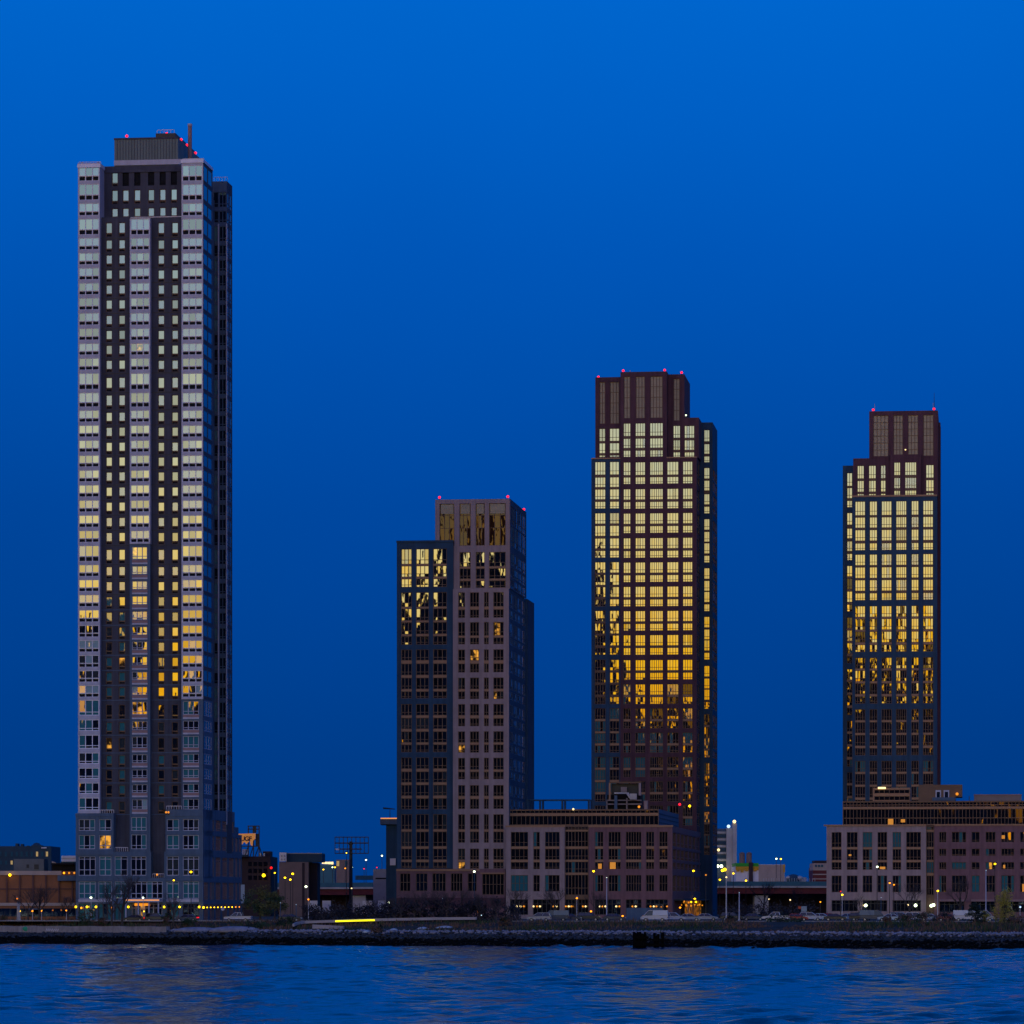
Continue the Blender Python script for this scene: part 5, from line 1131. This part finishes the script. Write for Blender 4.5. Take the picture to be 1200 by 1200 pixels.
# ------------------------------------------------------------------ vehicles
CARP = {'white': (.40, .41, .46), 'silver': (.25, .27, .31), 'dark': (.015, .017, .022), 'navy': (.02, .035, .07), 'red': (.30, .012, .02), 'blue': (.10, .20, .32), 'paleblue': (.28, .38, .48)}
for k, c in CARP.items():
    m = mat('car_paint_'+k, c, .28, var=0, spec=.6); m.node_tree.nodes['Principled BSDF'].inputs['Coat Weight'].default_value = .6; M['cp_'+k] = m
M['cglass'] = glass('car_glass', (.01, .012, .015), ior=1.6, bump=.1); M['tyre'] = mat('tyre_rubber', (.012, .012, .013), .8, var=0); M['rim'] = mat('wheel_rim', (.35, .35, .38), .35, .6, var=0); M['headl'] = mat('headlamp_glass', (.6, .62, .65), .1, var=0)
SH = {  # lower body outline (x, z) and cabin (x at base, x at roof), half width
 'sedan': dict(L=4.6, low=[(-2.3, .35), (-2.28, .72), (-2.1, .9), (-1.1, .97), (1.0, .95), (2.0, .78), (2.28, .62), (2.3, .35)], cab=[(-1.75, .96), (-1.05, 1.42), (.25, 1.45), (1.15, .95)], hw=.9),
 'suv': dict(L=4.7, low=[(-2.35, .4), (-2.35, .95), (-2.28, 1.05), (-1.2, 1.08), (.95, 1.06), (2.05, .95), (2.33, .75), (2.35, .4)], cab=[(-2.25, 1.06), (-1.95, 1.7), (.25, 1.72), (1.1, 1.06)], hw=.95),
 'van': dict(L=5.4, low=[(-2.7, .4), (-2.7, 1.15), (-2.66, 1.2), (0, 1.2), (1.8, 1.18), (2.55, .98), (2.7, .75), (2.7, .4)], cab=[(-2.66, 1.19), (-2.6, 2.15), (1.1, 2.15), (2.05, 1.17)], hw=1.0),
 'pickup': dict(L=5.5, low=[(-2.75, .5), (-2.75, 1.1), (-2.7, 1.12), (-.9, 1.12), (1.2, 1.1), (2.45, 1.02), (2.73, .85), (2.75, .5)], cab=[(-.85, 1.11), (-.7, 1.8), (.55, 1.82), (1.35, 1.1)], hw=.98)}
def car(px, Y, kind, paint, label, flip=1, dz=0., tail=0, rot=0.):
    a = at(px, 1050, Y); root = empty('parked_car', (a.x, Y, gz(a.x, Y)+.01+dz), label, 'car', -TH+rot+(0 if flip > 0 else math.pi), 'vehicles along the waterfront')
    S = SH[kind]; hw = S['hw']; P = 'cp_'+paint
    b = MB(); lo = S['low']; n = len(lo)
    sec = [(-hw, .0), (-hw*.97, .06), (hw*.97, .06), (hw, .0)]
    rings = []
    for (y, ins) in ((-hw+.08, .1), (-hw, .0), (hw, .0), (hw-.08, .1)):
        rings.append([(x*(1-ins*.12), y, z-(ins*.5 if z > .8 else -ins*.6)) for (x, z) in lo])
    k = len(b.v)
    for r_ in rings: b.v += r_
    for j in range(3):
        for i in range(n): i2 = (i+1) % n; b.f.append((k+j*n+i, k+j*n+i2, k+(j+1)*n+i2, k+(j+1)*n+i)); b.m.append(P)
    b.f.append(tuple(k+i for i in range(n))); b.m.append(P); b.f.append(tuple(k+3*n+i for i in range(n-1, -1, -1))); b.m.append(P)
    cb = S['cab']; (x0, z0), (x1, z1), (x2, z2), (x3, z3) = cb; q = hw*.8
    b.box(x1, x2, -q, q, z1-.03, z1+.05, P)
    for (xa, za, xb, zb) in ((x0, z0, x1, z1), (x3, z3, x2, z2), ((x0+x3)/2-.1, z0, (x1+x2)/2-.05, z1)):
        for sg in (-1, 1): b.tube((xa, sg*hw*.93, za), (xb, sg*q, zb), .055, .05, P, 5)
    body = b.build('body', root)
    g = MB(); yo = hw*.92; yi = q*.98
    if kind == 'van':   # panelled rear half
        xm0, xm1 = .3, .25
        for sg in (-1, 1):
            g.quad((xm0, sg*yo, z0), (x3, sg*yo, z3), (x2, sg*yi, z2), (xm1, sg*yi, z2), 'cglass')
        pb = MB()
        for sg in (-1, 1): pb.quad((x0, sg*(yo+.02), z0), (xm0, sg*(yo+.02), z0), (xm1, sg*(yi+.02), z1), (x1, sg*(yi+.02), z1), P)
        pb.quad((x0, -yo, z0), (x0, yo, z0), (x1, yi, z1), (x1, -yi, z1), P); pb.build('cargo_panel', root)
    else:
        for sg in (-1, 1): g.quad((x0, sg*yo, z0), (x3, sg*yo, z3), (x2, sg*yi, z2), (x1, sg*yi, z1), 'cglass')
        g.quad((x0, -yo, z0), (x0, yo, z0), (x1, yi, z1), (x1, -yi, z1), 'cglass')
    g.quad((x3, yo, z3), (x3, -yo, z3), (x2, -yi, z2), (x2, yi, z2), 'cglass'); g.build('window', root)
    for xw in (-S['L']*.3, S['L']*.31):
        for sg in (-1, 1):
            t = MB(); t.tube((xw, sg*(hw-.2), .33), (xw, sg*(hw+.02), .33), .34, .34, 'tyre', 14); w_ = t.build('wheel', root)
            t = MB(); t.tube((xw, sg*(hw+.021), .33), (xw, sg*(hw+.035), .33), .2, .19, 'rim', 10); t.build('rim', w_)
    for sg in (-1, 1):
        h = MB(); xx = lo[-2][0]; h.box(xx-.25, xx+.02, sg*hw*.72-.16, sg*hw*.72+.16, .6, .76, 'headl'); h.build('headlight', root)
        h = MB(); xx = lo[1][0]; h.box(xx-.02, xx+.12, sg*hw*.82-.13, sg*hw*.82+.13, .7, .88 if not tail else .92, 'tail' if tail else 'red_s'); h.build('tail_light', root)
    return root
CARS = [(157, 809, 'sedan', 'dark', 'dark sedan with glowing red tail lights at the tower entrance', -1, 1), (184, 808, 'suv', 'dark', 'black off-roader right of the tower entrance'), (219, 807, 'sedan', 'navy', 'dark blue sedan with one red tail light before the right podium bay', -1, 1),
 (279, 803, 'pickup', 'white', 'long white-topped pickup below the row of small wall lamps', -1), (340, 800, 'sedan', 'dark', 'dark sedan left of the pale parapet end'), (632, 791, 'suv', 'silver', 'silver off-roader parked below the tan bay', -1), (651, 797, 'van', 'navy', 'dark blue van right behind the silver off-roader', -1), (668, 801, 'sedan', 'navy', 'dark blue sedan before the glazed link', 1),
 (690, 805, 'suv', 'dark', 'dark off-roader under the left pier of the rosy bay'), (720, 806, 'sedan', 'navy', 'dark sedan under the second window of the rosy bay'), (767, 795, 'van', 'white', 'white van under the rosy bay', -1), (790, 799, 'suv', 'white', 'white off-roader at the corner of the middle block', 1), (808, 803, 'sedan', 'silver', 'silver hatchback right of the white off-roader'), (828, 812, 'sedan', 'silver', 'pale sedan before the lit lobby'),
 (858, 808, 'suv', 'dark', 'dark off-roader between the two pale poles'), (883, 812, 'sedan', 'navy', 'navy sedan before the viaduct pier'), (909, 800, 'pickup', 'white', 'white pickup behind the green hedge', -1), (934, 805, 'sedan', 'red', 'red sedan tight behind the white pickup'), (950, 812, 'suv', 'white', 'white off-roader right of the red sedan'), (963, 822, 'sedan', 'paleblue', 'pale blue sedan at the left corner of the right block'), (972, 832, 'sedan', 'red', 'red car with its roof showing behind the dark sedan'), (979, 806, 'sedan', 'dark', 'dark sedan below the leftmost window of the right block'),
 (996, 812, 'sedan', 'blue', 'blue sedan right of the amber pole lamp'), (1009, 806, 'suv', 'dark', 'black off-roader before the second window pier of the right block'), (1023, 803, 'van', 'navy', 'dark blue van before the right tan bay'), (1042, 801, 'sedan', 'paleblue', 'pale blue sedan right of the dark blue van', -1), (1056, 808, 'suv', 'blue', 'blue off-roader before the wide window of the right block'), (1074, 803, 'suv', 'white', 'white and blue off-roader below the first white wall lamp'), (1090, 803, 'sedan', 'paleblue', 'bluish white sedan left of the second amber pole lamp'), (1111, 800, 'sedan', 'red', 'bright red sedan right of the second amber pole lamp', 1), (1133, 796, 'van', 'white', 'white van behind the evergreen', 1), (1150, 797, 'van', 'silver', 'silver van right behind the evergreen', 1)]
for c in CARS:
    car(*c[:5], flip=(c[5] if len(c) > 5 else 1), tail=(c[6] if len(c) > 6 else 0))
# trucks and vans parked under the left viaduct
for i, (p0, p1, Y, lab) in enumerate(((363, 376, 960, 'white box truck at the left end under the left viaduct'), (378, 392, 965, 'grey white box truck second from the left under the viaduct'), (425, 441, 955, 'long white trailer under the right part of the left viaduct'), (443, 456, 960, 'pale trailer beside the thicket under the left viaduct'))):
    r = thing('box_truck', lab, 'truck', (p0+p1)/2, Y, 'trucks under the viaduct'); Lh = (p1-p0)/F*Y
    w = MB(); w.box(-Lh/2, Lh*.2, -1.2, 1.2, .9, 3.9, 'white_p'); w.build('cargo_box', r)
    w = MB(); w.box(Lh*.22, Lh*.42, -1.1, 1.1, .5, 2.6, 'cp_white'); w.poly([(Lh*.42, -1.1, .5), (Lh*.5, -1.1, .5), (Lh*.5, -1.1, 1.4), (Lh*.42, -1.1, 2.6)], 'cp_white'); w.poly([(Lh*.5, -1.1, .5), (Lh*.5, 1.1, .5), (Lh*.5, 1.1, 1.4), (Lh*.5, -1.1, 1.4)], 'cp_white'); w.quad((Lh*.5, -1.1, 1.4), (Lh*.5, 1.1, 1.4), (Lh*.42, 1.1, 2.6), (Lh*.42, -1.1, 2.6), 'cglass'); w.build('cab', r)
    for xw in (-Lh*.32, Lh*.32):
        for sg in (-1, 1): w = MB(); w.tube((xw, sg*.9, .45), (xw, sg*1.15, .45), .45, .45, 'tyre', 12); w.build('wheel', r)

# ------------------------------------------------------------------ waterfront pieces
M['parapet'] = mat('pale_parapet_concrete', (.30, .28, .30), .8, var=.12)
def ribbon(mb, pts, zt, zb, th, m):
    for (p, q, a, b, c, d) in zip(pts, pts[1:], zt, zt[1:], zb, zb[1:]):
        n = (q-p).normalized(); o = Vector((-n.y, n.x))*th; k = len(mb.v)
        mb.v += [(p.x, p.y, c), (q.x, q.y, d), (q.x+o.x, q.y+o.y, d), (p.x+o.x, p.y+o.y, c), (p.x, p.y, a), (q.x, q.y, b), (q.x+o.x, q.y+o.y, b), (p.x+o.x, p.y+o.y, a)]
        for f_ in ((0,1,5,4),(1,2,6,5),(2,3,7,6),(3,0,4,7),(4,5,6,7),(3,2,1,0)): mb.f.append(tuple(k+i for i in f_)); mb.m.append(m)
r = thing('curved_parapet', 'long pale curved parapet over a painted-shadow base with a yellow light streak, below the thicket', 'wall', 450, 787)
ctrl = [(345, 1082.6, 783), (349, 1080.6, 786), (357, 1079.2, 788), (375, 1078.4, 788), (395, 1077.8, 787), (430, 1076.6, 786), (470, 1075.8, 785), (510, 1075, 784), (540, 1074.8, 783), (558, 1074.6, 782)]
P = [Vector(at(x, y, Y)[:2]) for (x, y, Y) in ctrl]; zt = [at(x, y, Y).z for (x, y, Y) in ctrl]
w = MB(); ribbon(w, P, zt, [z-.52 for z in zt], .4, 'parapet'); part(r, 'coping', w)
w = MB(); ribbon(w, [p+Vector((0, .12)) for p in P], [z-.521 for z in zt], [gz(p.x, p.y)-.5 for p in P], .3, 'black'); part(r, 'painted_shadow_base', w)  # black ribbon paints in the shadow below the coping
w = MB(); pts = [at(393, 1079.6, 786.3), at(415, 1078.9, 785.7), at(439, 1078.3, 785.1)]
for p, q in zip(pts, pts[1:]): w.tube(tuple(p), tuple(q), .15, .15, 'strip', 8)
part(r, 'light_streak', w)  # added glowing tube drawing a streak of yellow light
w = MB(); ribbon(w, [Vector(at(x, y, Y)[:2]) for (x, y, Y) in ((366, 1087, 779), (380, 1088, 778), (402, 1089.6, 776))], [4.0, 3.9, 3.7], [3.2, 3.2, 3.1], .5, 'parapet'); part(r, 'lower_kerb', w)
for (p0, p1, lab) in ((424.4, 435, 'pale blue-white flat boulder under the yellow streak, leftmost of four'), (455.6, 467, 'pale flat boulder right of the round dry shrub'), (488, 503.6, 'dull grey flat boulder, third of the four pale boulders'), (510, 533, 'long pale blue boulder nearest the right end of the parapet')):
    a, b = at(p0, 1088, 772), at(p1, 1088, 772); cx = (a.x+b.x)/2; w = MB(); rn = random.Random(int(p0)); hw = (b.x-a.x)/2; k = 0
    w.ball((0, 0, 0), 1, 'paleb', 12, 1, .08, rn); w.v = [(x*hw, y*.7, max(-.1, z*.5)) for (x, y, z) in w.v]
    M.setdefault('paleb', mat('pale_boulder', (.34, .40, .46), .8, var=.2)); o = w.build('pale_boulder', None, smooth=True); o.location = (cx, 772, gz(cx, 772)-.02); tag(o, lab, 'boulder', 'pale boulders on the bank')
# old seawall at the left with faded scrawl
M['seawall'] = mat('weathered_seawall', (.20, .19, .20), .9, var=.3, scale=1.2, stretch=(1, 1, .4))
r = thing('seawall', 'low weathered stone seawall at the left with faded white scrawl and a green patch', 'wall', 90, 799)
w = MB(); q0, q1 = SA+T2v*(-18)+SN*6.2, SA+T2v*34+SN*6.2; ribbon(w, [q0+(q1-q0)*(i/24) for i in range(25)], [3.55+.07*math.sin(i*2.1) for i in range(25)], [1.6]*25, 1.6, 'seawall'); part(r, 'wall', w)
w = MB(); rn = random.Random(8)
def on_wall(t, z): q = SA+T2v*t+SN*6.15; return (q.x, q.y, z)
tz0 = [7.2+.22*i for i in range(14)]
for i in range(13): w.tube(on_wall(tz0[i], 2.75+(.28 if i % 2 else -.2)+rn.uniform(-.08, .08)), on_wall(tz0[i+1], 2.75+(-.2 if i % 2 else .28)+rn.uniform(-.08, .08)), .05, .05, 'white_p', 4)
part(r, 'scrawl', w)
w = MB(); q = on_wall(2.6, 3.0); M['grn'] = mat('green_algae_cover', (.02, .26, .14), .7); w.ball(q, .6, 'grn', 10, .75, .12, rn); w.v = [(x, q[1]+(y-q[1])*.3, z) for (x, y, z) in w.v]; part(r, 'green_patch', w)
# gravel mounds at the shore
for (px, w_, h, lab) in ((226, 4.6, .75, 'left of the two pale gravel mounds at the shore below the tallest tower'), (281, 5.2, .95, 'right of the two pale gravel mounds at the shore')):
    a = at(px, 1095, 786); d0 = 6.6; tpar = (Vector((a.x, 786))-SA).dot(T2v); q = SA+T2v*tpar+SN*8; w = MB(); rn = random.Random(px)
    w.ball((0, 0, 0), 1, 'stone', 22, 1, .04, rn); w.v = [(x*w_, y*1.8, max(-.3, z*h)) for (x, y, z) in w.v]; o = w.build('gravel_mound', None, smooth=True); o.location = (q.x, q.y, 2.7); tag(o, lab, 'gravel mound', 'gravel mounds on the shore')
# timber dolphin in the water
Y = 723.; r = thing('timber_dolphin', 'black cluster of old timber piles standing at the waterline below the middle block', 'piling', 760, Y); r.location.z = 0
rn = random.Random(2); M['timber'] = mat('tarred_timber', (.003, .003, .003), .95, spec=.05, var=.3)
for i in range(26):
    px = rn.choice([744, 747, 750, 753, 756, 768, 771, 775, 777.4])+rn.uniform(-.8, .8); p = at(px, 1100, Y); yy = rn.uniform(0, 4); top = at(px, rn.uniform(1092, 1097), Y).z
    w = MB(); w.tube((p.x-r.location.x, yy, -1.5), (p.x-r.location.x+rn.uniform(-.15, .15), yy, top), .25, .22, 'timber', 8); w.build('pile', r)
for (x0, x1, py) in ((742, 757.4, 1104), (742.6, 778.6, 1107), (742, 760, 1098.6), (764, 778.6, 1101.6)):
    a, b = at(x0, py, Y), at(x1, py, Y); w = MB(); w.box(a.x-r.location.x, b.x-r.location.x, -.35, -.05, a.z-.22, a.z+.22, 'timber'); w.build('waling_beam', r)
w = MB(); a, b = at(743, 1112, Y), at(757, 1099, Y); w.box(a.x-r.location.x, b.x-r.location.x, .3, 3.4, -.2, b.z, 'timber'); w.build('crib', r)
a = at(893, 1110, 726); w = MB(); rock(w, (0, 0, 0), .75, 'stone_w', random.Random(1)); rock(w, (-1.4, .3, -.1), .5, 'stone_w', random.Random(3)); o = w.build('shore_rock'); o.location = (a.x, 728, .15); tag(o, 'black rock lying in the water right of the timber piles', 'rock')
# site hoarding, signs
r = thing('site_hoarding', 'dark blue hoarding panel before the foot of the rosy bay', 'fence', 750, 812); w = MB(); a, b = at(734, 1064, 812), at(776, 1078, 812); w.box(a.x-r.location.x, b.x-r.location.x, 0, .15, 0, a.z-r.location.z, 't1_panel'); w.build('panel', r)
for k in range(6): w = MB(); x = a.x-r.location.x+(b.x-a.x)*k/5; w.box(x-.08, x+.08, .16, .3, 0, a.z-r.location.z+.1, 'steel'); w.build('post', r)
r = thing('road_sign', 'square blue sign board beside an orange one, behind the red sedan', 'sign', 942, 835); w = MB(); a, b = at(939, 1062, 835), at(945.4, 1068.4, 835); w.box(a.x-r.location.x, b.x-r.location.x, 0, .1, b.z-GZ, a.z-GZ, 'cp_blue'); w.build('sign_board', r)
w = MB(); a, b = at(935.4, 1062, 835), at(938.8, 1065, 835); M['or_p'] = mat('orange_paint', (.5, .08, .03), .6, var=0); w.box(a.x-r.location.x, b.x-r.location.x, 0, .1, b.z-GZ, a.z-GZ, 'or_p'); w.build('orange_board', r)
w = MB(); w.tube((0, .2, 0), (0, .2, at(0, 1062, 835).z-GZ), .06, .06, 'steel', 6); w.build('post', r)
r = thing('round_sign', 'pale round traffic sign on a dark post before the lamp-lit tower side', 'sign', 261, 800); w = MB(); z = at(0, 1065, 800).z-r.location.z; w.tube((0, 0, z), (0, .08, z), .38, .38, 'w_lav', 14); w.build('sign_face', r); w = MB(); w.tube((0, .14, 0), (0, .14, z+.2), .09, .09, 'steel', 6); w.build('post', r)
r = thing('banner_pylon', 'tall pale blue banner pylon at the right foot of the tallest tower', 'sign', 284.4, 838); w = MB(); a, b = at(282.2, 1036.6, 838), at(286.6, 1058.6, 838); w.box(a.x-r.location.x, b.x-r.location.x, 0, .3, b.z-r.location.z, a.z-r.location.z, 'paleb'); w.build('banner', r); w = MB(); w.box(-.15, .15, .31, .6, 0, a.z-r.location.z, 'steel'); w.build('post', r)
r = thing('utility_box', 'low blue utility container on the bank below the amber pole lamp of the middle block', 'container', 673, 778); w = MB(); a, b = at(663.6, 1084.6, 778), at(681.6, 1093, 778); w.box(a.x-r.location.x, b.x-r.location.x, 0, 2, -.2, a.z-r.location.z, 'far_blue', top='t1_panel'); w.build('box_body', r); w = MB(); w.box(a.x-r.location.x+.6, b.x-r.location.x+.3, -.3, -.05, -.15, .0, 'white_p'); w.build('kerb_stone', r)
# flag at the left
r = thing('furled_banner', 'pale blue furled banner hanging on the leftmost lamp pole', 'banner', 21.6, 815.6); w = MB(); z1 = at(0, 1057, 815.6).z-r.location.z
for i in range(7):
    t = i/7; w.poly([(-.15, 0, z1*(1-t)), (.2+.35*t, .1*math.sin(i), z1*(1-t)), (.2+.35*(t+.14), .1*math.sin(i+1), z1*(1-t-.14)), (-.15, 0, z1*(1-t-.14))], 'silver')
w.build('cloth', r)

# ------------------------------------------------------------------ city behind the viewer, mirrored in the glass
M['city'] = mat('city_masonry', (.06, .06, .07), .9, var=.2, scale=.05)
w = MB(); rn = random.Random(31)
def tower(x0, x1, h, y=-900, d=60, step=1):
    w.box(x0, x1, y-d, y, -1, h, 'city')
    if step and h > 70: c = (x0+x1)/2; q = (x1-x0)*rn.uniform(.15, .32); w.box(c-q, c+q, y-d+6, y-6, h, h+rn.uniform(6, 22), 'city')
x = -2600
while x < 2600:
    wd = rn.uniform(16, 42); tower(x, x+wd*rn.uniform(.75, 1), rn.uniform(45, 104), -900-rn.uniform(0, 160)); x += wd
# tall ones opposite the four towers
for (x0, x1, h) in ((-705, -667, 186), (-664, -649, 108), (-648, -640, 122), (-639, -627, 128), (-625, -613, 142), (-612, -598, 152), (-590, -574, 136), (-536, -506, 184), (-505, -466, 216), (-465, -418, 224), (-472, -466, 248), (-463, -455, 268), (-451, -444, 286), (-441, -430, 262), (-428, -423, 244), (-416, -408, 196),
                    (-402, -385, 240), (-383, -374, 190), (-370, -357, 150), (-352, -338, 128), (-330, -318, 137), (-300, -290, 130), (-268, -255, 150), (-214, -206, 178), (-203, -192, 152), (-188, -180, 186), (-176, -166, 160), (-161, -155, 176), (-150, -142, 146), (-136, -126, 172), (-118, -100, 150)):
    tower(x0, x1, h, -905, 40, 1)
w.box(-1100, 400, -1040, -985, -1, 62, 'city')
tag(w.build('city_skyline'), 'dark skyline on the near bank behind the viewer, mirrored in the tower windows', 'skyline', kind='stuff')

# ------------------------------------------------------------------ sky and light
W = bpy.data.worlds.new('World'); SC.world = W; W.use_nodes = True; nt = W.node_tree; nt.nodes.clear()
N = nt.nodes.new; Lk = nt.links.new
tc = N('ShaderNodeTexCoord'); sp = N('ShaderNodeSeparateXYZ'); Lk(tc.outputs['Generated'], sp.inputs[0])
def mth(op, a, b=None, cl=False):
    n = N('ShaderNodeMath'); n.operation = op; n.use_clamp = cl
    for i, v in enumerate((a, b)):
        if v is None: continue
        if isinstance(v, (int, float)): n.inputs[i].default_value = v
        else: Lk(v, n.inputs[i])
    return n.outputs[0]
el = mth('MULTIPLY', mth('ARCSINE', sp.outputs['Z']), 180/math.pi/45, True)     # 0..45 degrees -> 0..1
def ramp(stops):
    r_ = N('ShaderNodeValToRGB'); e = r_.color_ramp.elements
    while len(e) < len(stops): e.new(.5)
    for i, (d, c) in enumerate(stops): e[i].position = d/45; e[i].color = (*c, 1)
    Lk(el, r_.inputs[0]); return r_.outputs[0]
east = ramp([(0, (.000, .041, .225)), (2, (.000, .045, .248)), (5.5, (.000, .061, .335)), (9, (.000, .090, .465)), (12.5, (.000, .128, .60)), (25, (.0, .13, .56)), (45, (.0, .10, .42))])
west = ramp([(0, (.62, .17, .005)), (2.4, (.92, .36, .001)), (3.4, (1, .53, .010)), (4.6, (.85, .64, .20)), (6.2, (.61, .61, .38)), (8, (.35, .42, .38)), (10.5, (.24, .38, .46)), (15, (.14, .17, .28)), (25, (.06, .06, .22)), (45, (.015, .025, .15))])
hx = mth('SQRT', mth('ADD', mth('MULTIPLY', sp.outputs['X'], sp.outputs['X']), mth('MULTIPLY', sp.outputs['Y'], sp.outputs['Y'])))
hx = mth('MAXIMUM', hx, .0001)
# sunset azimuth: behind the viewer and a little to the left
sa = math.radians(14); cw_ = mth('DIVIDE', mth('ADD', mth('MULTIPLY', sp.outputs['X'], -math.sin(sa)), mth('MULTIPLY', sp.outputs['Y'], -math.cos(sa))), hx)
mr = N('ShaderNodeMapRange'); mr.interpolation_type = 'SMOOTHSTEP'; Lk(cw_, mr.inputs['Value']); mr.inputs['From Min'].default_value = .15; mr.inputs['From Max'].default_value = .96
ws_ = N('ShaderNodeVectorMath'); ws_.operation = 'SCALE'; Lk(west, ws_.inputs[0]); ws_.inputs['Scale'].default_value = 3.4
mx = N('ShaderNodeMix'); mx.data_type = 'RGBA'; Lk(mr.outputs[0], mx.inputs['Factor']); Lk(east, mx.inputs['A']); Lk(ws_.outputs[0], mx.inputs['B'])
nz = N('ShaderNodeTexNoise'); nz.inputs['Scale'].default_value = 5; nz.inputs['Detail'].default_value = 5; Lk(tc.outputs['Generated'], nz.inputs['Vector'])   # faint thin cloud
nr = N('ShaderNodeMapRange'); nr.inputs['From Min'].default_value = .3; nr.inputs['From Max'].default_value = .7; nr.inputs['To Min'].default_value = .955; nr.inputs['To Max'].default_value = 1.045; Lk(nz.outputs['Fac'], nr.inputs['Value'])
sk = N('ShaderNodeVectorMath'); sk.operation = 'SCALE'; Lk(mx.outputs['Result'], sk.inputs[0]); Lk(nr.outputs[0], sk.inputs['Scale'])
bg = N('ShaderNodeBackground'); Lk(sk.outputs[0], bg.inputs['Color']); bg.inputs['Strength'].default_value = 1.0
out = N('ShaderNodeOutputWorld'); Lk(bg.outputs[0], out.inputs['Surface'])
sl = bpy.data.lights.new('afterglow', 'SUN'); sl.energy = .12; sl.angle = math.radians(20); sl.color = (1, .62, .42)
so = bpy.data.objects.new('afterglow', sl); COL.objects.link(so)
so.rotation_euler = Vector((math.sin(math.radians(42))*math.cos(.12), math.cos(math.radians(42))*math.cos(.12), -math.sin(.12))).to_track_quat('-Z', 'Y').to_euler()

cam = bpy.data.cameras.new('Camera'); co = bpy.data.objects.new('Camera', cam); COL.objects.link(co); SC.camera = co
cam.sensor_width = 36; cam.lens = F/1200*36; cam.shift_y = (HY-600)/1200; cam.clip_start = 1; cam.clip_end = 60000
co.location = (0, 0, CZ); co.rotation_euler = (math.pi/2, 0, 0)
SC.view_settings.view_transform = 'Standard'; SC.view_settings.look = 'None'; SC.view_settings.exposure = 0; SC.view_settings.gamma = 1
SC.render.engine = 'CYCLES'; SC.cycles.use_denoising = True; SC.cycles.max_bounces = 5; SC.cycles.sample_clamp_indirect = 4; SC.cycles.caustics_reflective = False; SC.cycles.caustics_refractive = False
